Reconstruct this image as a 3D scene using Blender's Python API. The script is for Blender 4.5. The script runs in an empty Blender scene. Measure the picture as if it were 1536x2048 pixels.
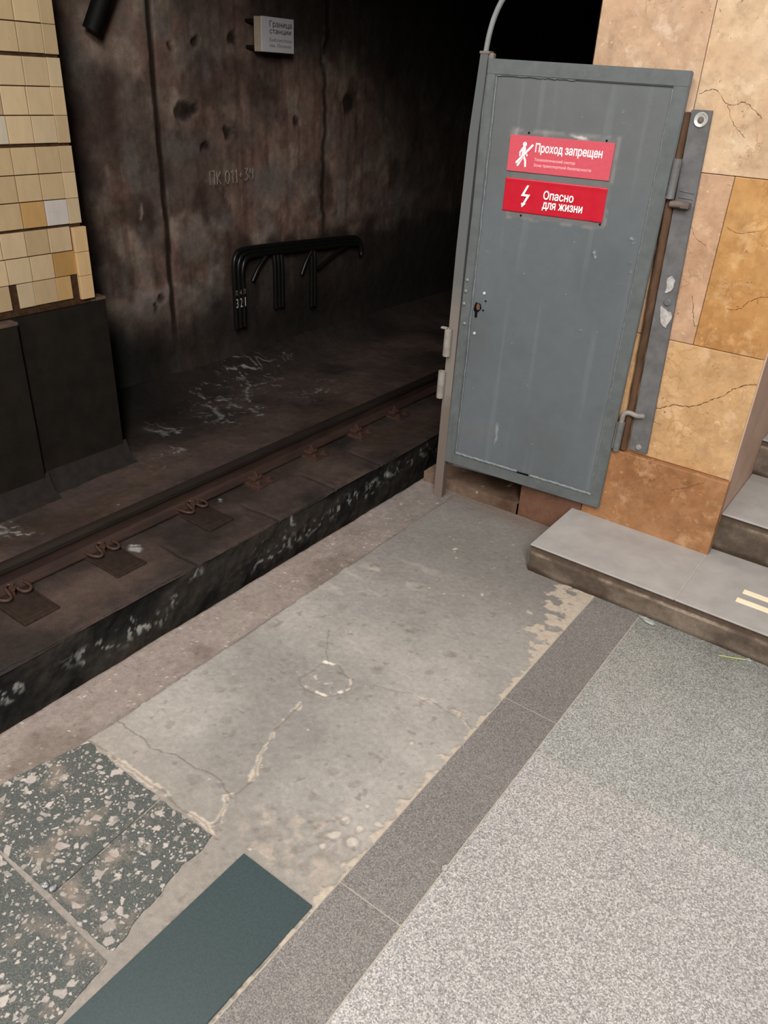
import bpy, bmesh, math, random
import numpy as np
from mathutils import Vector, Matrix
random.seed(7)
C = bpy.context.scene.collection

# ---------------------------------------------------------------- camera, world, lights, exposure
YAW, PITCH, ROLL, FPX = -0.60885501, -0.51138299, 0.05604123, 1548.48
cy, sy, cp, sp = math.cos(YAW), math.sin(YAW), math.cos(PITCH), math.sin(PITCH)
fwd = Vector((sy*cp, cy*cp, sp)); rgt = Vector((cy, -sy, 0)); upv = rgt.cross(fwd)
r2 = rgt*math.cos(ROLL) + upv*math.sin(ROLL); u2 = -rgt*math.sin(ROLL) + upv*math.cos(ROLL)
cam_d = bpy.data.cameras.new('camera'); cam = bpy.data.objects.new('camera', cam_d); C.objects.link(cam)
m = Matrix.Identity(4)
for i in range(3):
    m[i][0], m[i][1], m[i][2] = r2[i], u2[i], -fwd[i]
m[0][3], m[1][3], m[2][3] = 1.585, 0.0, 1.5
cam.matrix_world = m
cam_d.sensor_fit = 'VERTICAL'; cam_d.sensor_height = 36.0; cam_d.sensor_width = 27.0
cam_d.lens = FPX/2048*36.0; cam_d.clip_start = 0.05; cam_d.clip_end = 100
bpy.context.scene.camera = cam

w = bpy.data.worlds.new('station_air'); bpy.context.scene.world = w; w.use_nodes = True
w.node_tree.nodes['Background'].inputs[0].default_value = (1.0, 0.97, 0.93, 1)
w.node_tree.nodes['Background'].inputs[1].default_value = 0.012

def area(name, loc, target, sx, sy_, watts, col):
    d = bpy.data.lights.new(name, 'AREA'); d.shape = 'RECTANGLE'; d.size = sx; d.size_y = sy_
    d.energy = watts; d.color = col
    o = bpy.data.objects.new(name, d); C.objects.link(o); o.location = loc
    o.rotation_euler = (Vector(target)-Vector(loc)).to_track_quat('-Z', 'Y').to_euler()
    return o
# luminaires of the station hall, overhead along the platform edge and over the hall, plus an unseen one added for the tunnel
area('platform_or_added_luminaire', (0.50, 0.1, 3.6), (0.42, 0.15, 0), 0.5, 2.4, 90, (1.0, 0.98, 0.955))
area('platform_or_added_luminaire', (0.40, -4.4, 3.6), (-0.4, -3.2, 0), 0.5, 4.0, 100, (1.0, 0.975, 0.945))  # unseen lamp added to light the tunnel wall and track lengthwise
area('hall_luminaire', (3.2, -1.8, 3.8), (0.4, 1.4, 0.3), 0.9, 2.6, 300, (1.0, 0.97, 0.935))
area('stair_luminaire', (2.6, 4.2, 3.4), (2.0, 3.2, 0), 0.8, 0.8, 18, (1.0, 0.97, 0.94))

vs = bpy.context.scene.view_settings
vs.view_transform = 'Standard'; vs.look = 'None'; vs.exposure = 0.0; vs.gamma = 1.0; vs.use_curve_mapping = False
bpy.context.scene.display_settings.display_device = 'sRGB'

# ---------------------------------------------------------------- numeric helpers
def lin1(v):
    v = v/255.0
    return v/12.92 if v <= 0.04045 else ((v+0.055)/1.055)**2.4
def lin(r, g, b): return np.array([lin1(r), lin1(g), lin1(b)])
def rgba(r, g, b): return tuple(lin(r, g, b)) + (1.0,)
def _h(i, j, s):
    n = (i.astype(np.int64)*374761393 + j.astype(np.int64)*668265263 + s*1442695041) & 0xffffffff
    n = ((n ^ (n >> 13))*1274126177) & 0xffffffff
    n = ((n ^ (n >> 16))*2246822519) & 0xffffffff
    return ((n ^ (n >> 15)) & 0xffff)/65535.0
def vn(x, y, s=0):
    x = np.asarray(x, float); y = np.asarray(y, float)
    i = np.floor(x); j = np.floor(y); fx = x-i; fy = y-j
    fx = fx*fx*(3-2*fx); fy = fy*fy*(3-2*fy)
    a = _h(i, j, s); b = _h(i+1, j, s); c = _h(i, j+1, s); d = _h(i+1, j+1, s)
    return (a*(1-fx)+b*fx)*(1-fy) + (c*(1-fx)+d*fx)*fy
def fbm(x, y, o=4, s=0, g=0.5):
    t = 0; a = 1; n = 0
    for k in range(o):
        t = t + a*vn(x*2**k, y*2**k, s+17*k); n += a; a *= g
    return t/n
def sm(a, b, x):
    t = np.clip((x-a)/(b-a), 0, 1); return t*t*(3-2*t)
def mixc(c, col, f):
    f = np.clip(f, 0, 1)
    return c*(1-f[..., None]) + np.asarray(col)*f[..., None]
def dpoly(x, y, pts):
    d = np.full(np.shape(x), 1e9)
    for (ax, ay), (bx, by) in zip(pts[:-1], pts[1:]):
        vx, vy = bx-ax, by-ay; L = vx*vx+vy*vy+1e-12
        t = np.clip(((x-ax)*vx+(y-ay)*vy)/L, 0, 1)
        d = np.minimum(d, np.hypot(x-ax-t*vx, y-ay-t*vy))
    return d
def dpt(x, y, px, py): return np.hypot(x-px, y-py)

# ---------------------------------------------------------------- object helpers
def link(o, parent=None):
    C.objects.link(o)
    if parent is not None: o.parent = parent
    return o
def tag(o, label=None, cat=None, group=None, kind=None):
    if label: o['label'] = label
    if cat: o['category'] = cat
    if group: o['group'] = group
    if kind: o['kind'] = kind
    return o
def thing(name, label, cat, loc=(0, 0, 0), rz=0.0, group=None):
    o = bpy.data.objects.new(name, None); o.empty_display_size = 0.05
    o.location = loc; o.rotation_euler = (0, 0, rz); link(o); return tag(o, label, cat, group)
def mesh_obj(name, bm, mats, parent=None, smooth=False):
    bmesh.ops.recalc_face_normals(bm, faces=bm.faces)
    me = bpy.data.meshes.new(name); bm.to_mesh(me); bm.free()
    for mm in (mats if isinstance(mats, (list, tuple)) else [mats]): me.materials.append(mm)
    if smooth:
        for p in me.polygons: p.use_smooth = True
    return link(bpy.data.objects.new(name, me), parent)
def box(bm, a, b, bev=0.0, mi=0, seg=2):
    cx = [(a[i]+b[i])/2 for i in range(3)]; sx = [abs(b[i]-a[i]) for i in range(3)]
    r = bmesh.ops.create_cube(bm, size=1.0, matrix=Matrix.Translation(cx) @ Matrix.Diagonal((*sx, 1)))
    fs = {f for v in r['verts'] for f in v.link_faces}
    for f in fs: f.material_index = mi
    if bev > 0:
        es = list({e for v in r['verts'] for e in v.link_edges})
        rr = bmesh.ops.bevel(bm, geom=es, offset=bev, segments=seg, affect='EDGES', profile=0.5)
        for f in rr['faces']: f.material_index = mi
    return bm
def tube(bm, pts, r, n=12, cap=True, mi=0):
    pts = [Vector(p) for p in pts]
    rad = r if isinstance(r, (list, tuple)) else [r]*len(pts)
    T = []
    for i in range(len(pts)):
        a = pts[max(i-1, 0)]; b = pts[min(i+1, len(pts)-1)]; T.append((b-a).normalized())
    nrm = T[0].orthogonal().normalized(); rings = []
    for i, p in enumerate(pts):
        nrm = (nrm - T[i]*nrm.dot(T[i])).normalized(); bn = T[i].cross(nrm)
        rings.append([bm.verts.new(p + (nrm*math.cos(2*math.pi*k/n) + bn*math.sin(2*math.pi*k/n))*rad[i]) for k in range(n)])
    for a, b in zip(rings[:-1], rings[1:]):
        for k in range(n):
            f = bm.faces.new((a[k], a[(k+1) % n], b[(k+1) % n], b[k])); f.material_index = mi; f.smooth = True
    if cap:
        for rr in (rings[0], rings[-1]):
            f = bm.faces.new([bm.verts.new(v.co) for v in rr]); f.material_index = mi
    return bm
def smooth_path(pts, sub=6):
    P = [Vector(p) for p in pts]; out = []
    for i in range(len(P)-1):
        p0 = P[max(i-1, 0)]; p1 = P[i]; p2 = P[i+1]; p3 = P[min(i+2, len(P)-1)]
        for k in range(sub):
            t = k/sub
            out.append(0.5*((2*p1)+(p2-p0)*t+(2*p0-5*p1+4*p2-p3)*t*t+(3*p1-p0-3*p2+p3)*t**3))
    out.append(P[-1]); return out
def prism(bm, poly, o, u, v, nrm, depth, mi=0):
    o, u, v, nrm = map(Vector, (o, u, v, nrm))
    f0 = [bm.verts.new(o+u*a+v*b+nrm*depth) for a, b in poly]; f1 = [bm.verts.new(o+u*a+v*b) for a, b in poly]
    n = len(poly)
    bm.faces.new(f0).material_index = mi; bm.faces.new(list(reversed(f1))).material_index = mi
    for i in range(n): bm.faces.new((f0[i], f1[i], f1[(i+1) % n], f0[(i+1) % n])).material_index = mi
    return bm
def disc(bm, o, u, v, nrm, r, depth, n=14, mi=0, cx=0, cy_=0):
    return prism(bm, [(cx+r*math.cos(2*math.pi*k/n), cy_+r*math.sin(2*math.pi*k/n)) for k in range(n)], o, u, v, nrm, depth, mi)
def lathe(bm, prof, o, axis, n=20, mi=0):
    o = Vector(o); ax = Vector(axis).normalized(); a = ax.orthogonal().normalized(); b = ax.cross(a)
    def ring(r, h): return [bm.verts.new(o+ax*h+(a*math.cos(2*math.pi*k/n)+b*math.sin(2*math.pi*k/n))*max(r, 1e-5)) for k in range(n)]
    for p_, q_ in zip(prof[:-1], prof[1:]):
        p, q = ring(*p_), ring(*q_)
        for k in range(n):
            f = bm.faces.new((p[k], p[(k+1) % n], q[(k+1) % n], q[k])); f.smooth = abs(q_[1]-p_[1]) > abs(q_[0]-p_[0]); f.material_index = mi
    bm.faces.new(ring(*prof[-1])).material_index = mi; bm.faces.new(ring(*prof[0])).material_index = mi
    return bm
def grid(name, o, u, v, nrm, lu, lv, step, fn, mat, parent=None, cut=None, skirt=0.0):
    """surface patch: fn(a, b) -> (linear rgb, height) over its own length coordinates"""
    nu, nv = max(2, int(round(lu/step))+1), max(2, int(round(lv/step))+1)
    a = np.linspace(0, lu, nu); b = np.linspace(0, lv, nv); A, B = np.meshgrid(a, b, indexing='ij')
    col, hgt = fn(A, B)
    o, u, v, nrm = (np.array(q, float) for q in (o, u, v, nrm))
    V = o + A[..., None]*u + B[..., None]*v + hgt[..., None]*nrm
    idx = np.arange(nu*nv).reshape(nu, nv)
    F = np.stack([idx[:-1, :-1], idx[1:, :-1], idx[1:, 1:], idx[:-1, 1:]], -1).reshape(-1, 4)
    if np.dot(np.cross(u, v), nrm) < 0: F = F[:, ::-1]
    if cut is not None:
        ca = (A[:-1, :-1]+A[1:, 1:])/2; cb = (B[:-1, :-1]+B[1:, 1:])/2
        F = F[~cut(ca, cb).reshape(-1)]
    vv = V.reshape(-1, 3); cc = np.concatenate([np.clip(col, 0, 1).reshape(-1, 3), np.ones((nu*nv, 1))], 1)
    if skirt > 0 and cut is None:
        border = np.concatenate([idx[:, 0], idx[-1, 1:], idx[-2::-1, -1], idx[0, -2:0:-1]])
        nb = len(border); base = len(vv)
        vv = np.concatenate([vv, vv[border]-nrm*skirt]); cc = np.concatenate([cc, cc[border]*np.array([.8, .8, .8, 1])*0+cc[border]])
        nx = np.roll(np.arange(nb), -1)
        S = np.stack([border, np.arange(nb)+base, nx+base, border[nx]], -1)
        if np.dot(np.cross(u, v), nrm) < 0: S = S[:, ::-1]
        F = np.concatenate([F, S])
    me = bpy.data.meshes.new(name)
    me.from_pydata(vv.tolist(), [], F.tolist())
    at = me.color_attributes.new('Col', 'FLOAT_COLOR', 'POINT'); at.data.foreach_set('color', cc.astype(np.float32).ravel())
    me.materials.append(mat)
    if skirt == 0: me.polygons.foreach_set('use_smooth', np.ones(len(me.polygons), bool))
    me.update()
    return link(bpy.data.objects.new(name, me), parent)

# ---------------------------------------------------------------- material helpers
class NT:
    def __init__(s, name):
        s.m = bpy.data.materials.new(name); s.m.use_nodes = True; s.t = s.m.node_tree; s.b = s.t.nodes['Principled BSDF']
    def n(s, k, **kw):
        q = s.t.nodes.new(k)
        for a, v in kw.items(): setattr(q, a, v)
        return q
    def l(s, a, b): s.t.links.new(a, b)
    def coord(s, scale=(1, 1, 1), loc=(0, 0, 0)):
        tc = s.n('ShaderNodeTexCoord'); mp = s.n('ShaderNodeMapping'); s.l(tc.outputs['Object'], mp.inputs[0])
        mp.inputs['Scale'].default_value = scale; mp.inputs['Location'].default_value = loc; return mp.outputs[0]
    def noise(s, co, scale, detail=4, rough=0.55, dist=0.0):
        q = s.n('ShaderNodeTexNoise'); s.l(co, q.inputs['Vector']); q.inputs['Scale'].default_value = scale
        q.inputs['Detail'].default_value = detail; q.inputs['Roughness'].default_value = rough; q.inputs['Distortion'].default_value = dist
        return q.outputs[0]
    def vor(s, co, scale, feature='F1', out='Distance', rnd=1.0):
        q = s.n('ShaderNodeTexVoronoi'); q.feature = feature; s.l(co, q.inputs['Vector']); q.inputs['Scale'].default_value = scale
        q.inputs['Randomness'].default_value = rnd; return q.outputs[out]
    def ramp(s, x, stops, interp='LINEAR'):
        q = s.n('ShaderNodeValToRGB'); q.color_ramp.interpolation = interp; s.l(x, q.inputs[0]); e = q.color_ramp.elements
        while len(e) < len(stops): e.new(0.5)
        for i, (p, c) in enumerate(stops):
            e[i].position = p; e[i].color = c if isinstance(c, tuple) else (c, c, c, 1)
        return q.outputs[0]
    def mix(s, f, a, b, mode='MIX'):
        q = s.n('ShaderNodeMix', data_type='RGBA', blend_type=mode)
        if isinstance(f, float): q.inputs[0].default_value = f
        else: s.l(f, q.inputs[0])
        for i, x in ((6, a), (7, b)):
            if isinstance(x, tuple): q.inputs[i].default_value = x
            else: s.l(x, q.inputs[i])
        return q.outputs[2]
    def math(s, op, a, b=None):
        q = s.n('ShaderNodeMath', operation=op)
        for i, x in enumerate((a, b)):
            if x is None: continue
            if isinstance(x, (int, float)): q.inputs[i].default_value = x
            else: s.l(x, q.inputs[i])
        return q.outputs[0]
    def bump(s, h, strength, dist=0.001):
        q = s.n('ShaderNodeBump'); q.inputs['Strength'].default_value = strength; q.inputs['Distance'].default_value = dist
        s.l(h, q.inputs['Height']); s.l(q.outputs[0], s.b.inputs['Normal'])
    def done(s, col, rough=0.8, spec=0.3, metal=0.0):
        if isinstance(col, tuple): s.b.inputs['Base Color'].default_value = col
        else: s.l(col, s.b.inputs['Base Color'])
        if isinstance(rough, float): s.b.inputs['Roughness'].default_value = rough
        else: s.l(rough, s.b.inputs['Roughness'])
        s.b.inputs['Specular IOR Level'].default_value = spec; s.b.inputs['Metallic'].default_value = metal
        return s.m

def plain(name, c1, c2=None, scale=20.0, rough=0.7, spec=0.3, metal=0.0, bump=0.2, bscale=None, bd=0.001, stretch=(1, 1, 1)):
    t = NT(name); co = t.coord(stretch); c2 = c2 or tuple(int(x*0.8) for x in c1)
    nz = t.noise(co, scale, 6, 0.6)
    col = t.ramp(nz, [(0.32, rgba(*c2)), (0.68, rgba(*c1))])
    if bump: t.bump(t.noise(co, bscale or scale*6, 4), bump, bd)
    return t.done(col, rough, spec, metal)

def attr_mat(name, fine=400.0, amt=0.25, rough=0.85, spec=0.25, bump=0.35, bd=0.001, coarse=60.0, mul=1.0):
    t = NT(name); co = t.coord(); a = t.n('ShaderNodeVertexColor', layer_name='Col')
    n1 = t.noise(co, fine, 3, 0.6); n2 = t.noise(co, coarse, 5, 0.6)
    f1 = t.ramp(n1, [(0.25, 1.0-amt), (0.75, 1.0+amt)]); f2 = t.ramp(n2, [(0.3, 1.0-amt*0.6), (0.7, 1.0+amt*0.6)])
    c = t.mix(1.0, a.outputs[0], f1, 'MULTIPLY'); c = t.mix(1.0, c, f2, 'MULTIPLY')
    t.bump(t.math('ADD', n1, t.math('MULTIPLY', n2, 1.5)), bump, bd)
    return t.done(c, rough, spec)

def granite(name, dark, mid, light, rough, spec, scale=260.0, bump=0.5, bd=0.0015, tint=None):
    t = NT(name); co = t.coord()
    n1 = t.noise(co, scale, 3, 0.7); v = t.vor(co, scale*1.3, 'F1', 'Color'); sep = t.n('ShaderNodeSeparateColor'); t.l(v, sep.inputs[0])
    x = t.math('ADD', t.math('MULTIPLY', n1, 0.6), t.math('MULTIPLY', sep.outputs[0], 0.4))
    col = t.ramp(x, [(0.28, rgba(*dark)), (0.5, rgba(*mid)), (0.74, rgba(*light))])
    big = t.noise(co, 2.2, 4, 0.6); col = t.mix(1.0, col, t.ramp(big, [(0.3, 0.92), (0.7, 1.07)]), 'MULTIPLY')
    if tint: col = t.mix(t.ramp(t.noise(co, 1.6, 3), [(0.45, 0.0), (0.7, 1.0)]), col, t.mix(1.0, col, tint, 'MULTIPLY'))
    if name == 'dimmed_green_granite':                                 # light falling off towards the step, put into the colour (y about 2.2)
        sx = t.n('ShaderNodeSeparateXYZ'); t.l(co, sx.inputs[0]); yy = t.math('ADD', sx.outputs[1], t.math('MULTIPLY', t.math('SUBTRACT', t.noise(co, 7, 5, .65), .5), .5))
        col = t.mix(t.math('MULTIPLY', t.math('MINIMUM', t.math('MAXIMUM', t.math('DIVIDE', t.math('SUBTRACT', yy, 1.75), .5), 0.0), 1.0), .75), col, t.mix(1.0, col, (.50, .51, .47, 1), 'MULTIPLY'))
    t.bump(t.math('ADD', n1, t.math('MULTIPLY', t.noise(co, scale*0.35, 3), 1.4)), bump, bd)
    return t.done(col, rough, spec)

def terrazzo(name, seed):
    t = NT(name); co0 = t.coord(loc=(seed, seed*1.7, 0))
    w1 = t.n('ShaderNodeTexNoise'); t.l(co0, w1.inputs[0]); w1.inputs['Scale'].default_value = 90; w1.inputs['Detail'].default_value = 3
    vm = t.n('ShaderNodeVectorMath', operation='SUBTRACT'); t.l(w1.outputs[1], vm.inputs[0]); vm.inputs[1].default_value = (0.5, 0.5, 0.5)
    vs_ = t.n('ShaderNodeVectorMath', operation='SCALE'); t.l(vm.outputs[0], vs_.inputs[0]); vs_.inputs['Scale'].default_value = 0.005
    va = t.n('ShaderNodeVectorMath', operation='ADD'); t.l(co0, va.inputs[0]); t.l(vs_.outputs[0], va.inputs[1]); co = va.outputs[0]
    base = t.ramp(t.noise(co0, 320, 4, 0.7), [(0.3, rgba(56, 59, 57)), (0.5, rgba(78, 81, 78)), (0.72, rgba(114, 114, 109))])
    col = base
    for sc, lo, mg in ((36.0, 0.50, 0.12), (66.0, 0.50, 0.12), (130.0, 0.52, 0.13)):
        q = t.n('ShaderNodeTexVoronoi'); t.l(co, q.inputs['Vector']); q.inputs['Scale'].default_value = sc
        e = t.n('ShaderNodeTexVoronoi'); e.feature = 'DISTANCE_TO_EDGE'; t.l(co, e.inputs['Vector']); e.inputs['Scale'].default_value = sc
        sep = t.n('ShaderNodeSeparateColor'); t.l(q.outputs['Color'], sep.inputs[0])
        lim = t.math('ADD', t.math('MULTIPLY', sep.outputs[2], 0.16), mg)
        msk = t.math('MULTIPLY', t.ramp(t.math('SUBTRACT', e.outputs['Distance'], lim), [(0.0, 0.0), (0.07, 1.0)]), t.math('GREATER_THAN', sep.outputs[0], lo))
        chip = t.mix(sep.outputs[1], rgba(140, 134, 127), rgba(186, 175, 166))
        chip = t.mix(0.55, chip, t.mix(1.0, chip, t.ramp(t.noise(co0, 240, 3), [(0.35, 0.72), (0.65, 1.05)]), 'MULTIPLY'))
        col = t.mix(msk, col, chip)
    dirt = t.ramp(t.noise(co0, 9, 5, 0.65), [(0.54, 0.0), (0.70, 0.7)]); col = t.mix(dirt, col, rgba(140, 126, 113))
    t.bump(t.noise(co0, 300, 3), 0.2, 0.0008)
    return t.done(col, 0.55, 0.4)

def marble(name, c1, c2, vein, seed, cell=16.0, cellamt=0.35, pale=None, pit=(95, 60, 38), rough=0.42):
    t = NT(name); co0 = t.coord(loc=(seed*3.1, seed*1.3, seed*2.2)); pale = pale or tuple(min(255, int(v*1.1+12)) for v in c1)
    def warp(src, sc, amt):
        w1 = t.n('ShaderNodeTexNoise'); t.l(src, w1.inputs[0]); w1.inputs['Scale'].default_value = sc; w1.inputs['Detail'].default_value = 5
        vm = t.n('ShaderNodeVectorMath', operation='SCALE'); t.l(w1.outputs[1], vm.inputs[0]); vm.inputs['Scale'].default_value = amt
        va = t.n('ShaderNodeVectorMath', operation='ADD'); t.l(src, va.inputs[0]); t.l(vm.outputs[0], va.inputs[1]); return va.outputs[0]
    co = warp(co0, 6, .12); cf = warp(co0, 28, .03)
    col = t.ramp(t.noise(co, 5.0, 8, 0.66), [(0.32, rgba(*c2)), (0.50, tuple((lin(*c1)+lin(*c2))/2)+(1,)), (0.66, rgba(*c1))])
    col = t.mix(1.0, col, t.ramp(t.noise(cf, 20, 7, 0.68), [(0.28, 0.74), (0.5, 0.98), (0.74, 1.16)]), 'MULTIPLY')
    col = t.mix(t.ramp(t.noise(cf, 13, 6, 0.7), [(0.54, 0.0), (0.66, 0.7)]), col, rgba(*pale))
    v = t.vor(cf, cell, 'DISTANCE_TO_EDGE'); edge = t.ramp(v, [(0.0, 1.0), (0.06, 0.0)])
    patch = t.ramp(t.noise(co0, 5.5, 4), [(0.48, 0.0), (0.62, cellamt)]); col = t.mix(t.math('MULTIPLY', edge, patch), col, rgba(*vein))
    vc = t.vor(cf, cell, 'F1', 'Color'); sep = t.n('ShaderNodeSeparateColor'); t.l(vc, sep.inputs[0])
    col = t.mix(1.0, col, t.ramp(sep.outputs[0], [(0.0, 0.96), (1.0, 1.05)]), 'MULTIPLY')
    vv = t.math('ABSOLUTE', t.math('SUBTRACT', t.noise(co, 9, 5, .6), .5)); hair = t.math('MULTIPLY', t.ramp(vv, [(0.0, 1.0), (0.012, 0.0)]), t.ramp(t.noise(co0, 7, 2), [(.5, 0.0), (.66, .55)]))
    col = t.mix(hair, col, rgba(*vein))
    fleck = t.ramp(t.noise(cf, 55, 3, 0.6, .6), [(0.66, 0.0), (0.74, 0.7)]); col = t.mix(fleck, col, tuple(np.minimum(lin(*pale)*1.25, 1))+(1,))
    pits = t.ramp(t.noise(co0, 66, 2, 0.5, 1.2), [(0.70, 0.0), (0.76, 0.7)]); col = t.mix(pits, col, rgba(*pit))
    t.bump(t.math('SUBTRACT', t.noise(co0, 40, 5), t.math('MULTIPLY', pits, 0.6)), 0.22, 0.002)
    return t.done(col, rough, 0.4)

M = {}
M['floor_attr'] = attr_mat('worn_concrete', 420, 0.16, 0.72, 0.3, 0.35, 0.0009, 70)
M['edge_attr'] = attr_mat('edge_concrete', 380, 0.24, 0.8, 0.25, 0.5, 0.0012, 60)
M['soot_attr'] = attr_mat('sooty_concrete', 130, 0.22, 0.88, 0.2, 0.5, 0.004, 22)
M['gate_attr'] = attr_mat('grey_paint', 300, 0.05, 0.48, 0.42, 0.10, 0.0008, 25)
M['granite'] = granite('flamed_granite', (120, 116, 114), (160, 155, 152), (206, 200, 196), 0.40, 0.6, 270, 0.6, 0.0012, rgba(250, 251, 250))
M['granite_green_dimmed'] = granite('dimmed_green_granite', (110, 110, 107), (149, 148, 144), (192, 190, 185), 0.41, 0.58, 270, 0.5, 0.0010)  # upper slabs: dimmer light near the step put into their colour
M['granite_blue'] = granite('blue_granite', (104, 110, 113), (148, 153, 155), (192, 197, 198), 0.42, 0.58, 300, 0.4, 0.0010)
M['granite_dark'] = granite('dark_granite', (92, 88, 85), (117, 112, 108), (148, 142, 137), 0.6, 0.3, 360, 0.2, 0.0006)
M['teal'] = plain('teal_slab_stone', (64, 76, 77), (55, 67, 68), 220, 0.34, 0.5, 0, 0.12, 400, 0.0006)
M['terr1'] = terrazzo('terrazzo_green', 1.3); M['terr2'] = terrazzo('terrazzo_green_dark', 5.1); M['terr3'] = terrazzo('terrazzo_green_pale', 9.4)
M['marble_low'] = marble('orange_marble', (172, 127, 88), (138, 92, 56), (104, 64, 40), 1.0, 12, 0.25, (190, 152, 114), (92, 58, 38))
M['marble_dark'] = marble('shaded_dirty_marble', (118, 84, 66), (98, 68, 54), (70, 46, 36), 8.0, 10, 0.1, (128, 94, 76), (70, 46, 36))  # base slab under the gate: shade and dirt put into the colour
M['marble_a'] = marble('yellow_marble', (204, 166, 122), (186, 144, 98), (156, 108, 66), 2.0, 24, 0.5, (216, 182, 144))
M['marble_b'] = marble('amber_marble', (194, 150, 96), (172, 122, 70), (132, 88, 50), 3.0, 18, 0.3, (208, 168, 120))
M['marble_c'] = marble('pink_marble', (196, 160, 130), (176, 138, 108), (134, 94, 68), 4.0, 12, 0.2, (208, 176, 146))
M['marble_d'] = marble('cream_marble', (202, 172, 144), (184, 150, 120), (122, 86, 64), 5.0, 11, 0.2, (214, 190, 166), (116, 80, 58))
M['marble_e'] = marble('tan_marble', (206, 178, 146), (190, 156, 122), (132, 94, 66), 6.0, 12, 0.25, (214, 190, 160), (112, 76, 54))
M['joint'] = plain('dark_joint', (124, 90, 62), (88, 62, 44), 90, 0.9, 0.1)
M['crack'] = plain('crack_dirt', (96, 62, 38), (66, 44, 30), 120, 0.9, 0.1)
M['pinkwall'] = plain('pinkish_plaster', (196, 164, 144), (176, 146, 128), 9, 0.6, 0.3, 0, 0.15, 80, 0.002)
M['step_top'] = plain('step_tread_stone', (172, 167, 162), (156, 151, 147), 10, 0.55, 0.35, 0, 0.15, 220, 0.001)
M['step_side'] = plain('step_riser_stone', (120, 110, 98), (80, 72, 62), 26, 0.8, 0.2, 0, 0.4, 120, 0.002)
M['yellow'] = plain('cream_tape', (252, 236, 206), (246, 228, 194), 30, 0.6, 0.3, 0, 0.05)
M['steel_grey'] = plain('old_grey_paint', (112, 113, 113), (92, 90, 88), 30, 0.55, 0.4, 0, 0.3, 160, 0.001)
M['steel_brown'] = plain('dusty_grey_paint', (122, 112, 104), (96, 84, 76), 16, 0.7, 0.3, 0, 0.25, 160, 0.001)
M['strap'] = plain('strap_paint', (108, 107, 108), (90, 88, 88), 26, 0.55, 0.4, 0, 0.25, 150, 0.001)
M['hinge'] = plain('hinge_paint', (150, 143, 136), (126, 118, 111), 30, 0.6, 0.35, 0, 0.2, 200, 0.0006)
M['rust'] = plain('rusty_brown', (108, 79, 58), (66, 47, 35), 34, 0.8, 0.25, 0, 0.4, 160, 0.001, (1, 1, .25))
M['white_screw'] = plain('bright_metal', (214, 212, 206), (180, 178, 172), 60, 0.4, 0.5, 0.2, 0.05)
M['plaster'] = plain('white_plaster', (196, 192, 188), (150, 145, 140), 70, 0.85, 0.2, 0, 0.4, 200, 0.002)
M['black'] = plain('black_hole', (12, 11, 10), (8, 8, 7), 30, 0.9, 0.1, 0, 0)
M['cable'] = plain('black_cable', (28, 28, 26), (20, 20, 19), 30, 0.35, 0.5, 0, 0.05)
M['dark_iron'] = plain('dark_iron', (34, 32, 29), (24, 22, 20), 30, 0.7, 0.3, 0, 0.2)
M['conduit'] = plain('grey_conduit', (134, 138, 138), (116, 120, 120), 20, 0.45, 0.45, 0, 0.1)
M['rail'] = plain('rail_rust', (86, 64, 56), (58, 45, 40), 12, 0.62, 0.4, 0, 0.25, 120, 0.001, (1, .2, 1))
M['clip'] = plain('clip_rust', (104, 76, 64), (70, 52, 45), 40, 0.55, 0.45, 0, 0.2, 150, 0.001)
M['pad'] = plain('pad_rust', (70, 54, 46), (52, 42, 37), 25, 0.75, 0.3, 0, 0.35, 120, 0.002)
M['red1'] = plain('pink_red_sign', (204, 84, 96), (198, 78, 90), 120, 0.5, 0.35, 0, 0.05, 300, 0.0004)
M['red2'] = plain('red_vinyl', (194, 32, 50), (186, 27, 44), 30, 0.32, 0.5, 0, 0.02, 60, 0.0006)
M['white'] = plain('white_print', (248, 246, 244), (240, 238, 236), 60, 0.5, 0.3, 0, 0)
M['pinkprint'] = plain('pale_pink_print', (246, 190, 194), (240, 180, 186), 60, 0.5, 0.3, 0, 0)
M['sign_white'] = plain('sign_white', (250, 244, 247), (244, 238, 242), 12, 0.5, 0.35, 0, 0)
M['sign_side'] = plain('sign_yellowed', (214, 196, 172), (196, 178, 154), 20, 0.6, 0.3, 0, 0)
M['ink'] = plain('sign_ink', (54, 48, 54), (44, 40, 46), 60, 0.6, 0.2, 0, 0)
M['ink_soft'] = plain('sign_ink_grey', (112, 104, 110), (100, 94, 100), 60, 0.6, 0.2, 0, 0)
M['chalk'] = plain('chalk', (214, 202, 192), (150, 136, 124), 60, 0.9, 0.1, 0, 0)
M['grout'] = plain('dark_grout', (92, 66, 46), (58, 42, 32), 40, 0.9, 0.1, 0, 0.3)
M['paper'] = plain('pale_paper', (178, 182, 178), (128, 132, 128), 60, 0.7, 0.2, 0, 0.3)
M['straw'] = plain('lime_straw', (176, 184, 116), (158, 168, 100), 40, 0.5, 0.4, 0, 0)
M['foil'] = plain('bright_foil', (206, 208, 210), (150, 150, 152), 90, 0.3, 0.5, 0.6, 0.3)
M['soot_plain'] = plain('dark_soot', (30, 26, 23), (20, 18, 16), 8, 0.9, 0.15, 0, 0.3)

# ================================================================ SETTING
def S(o, label, cat=None): return tag(o, label, None, None, 'structure')

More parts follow.
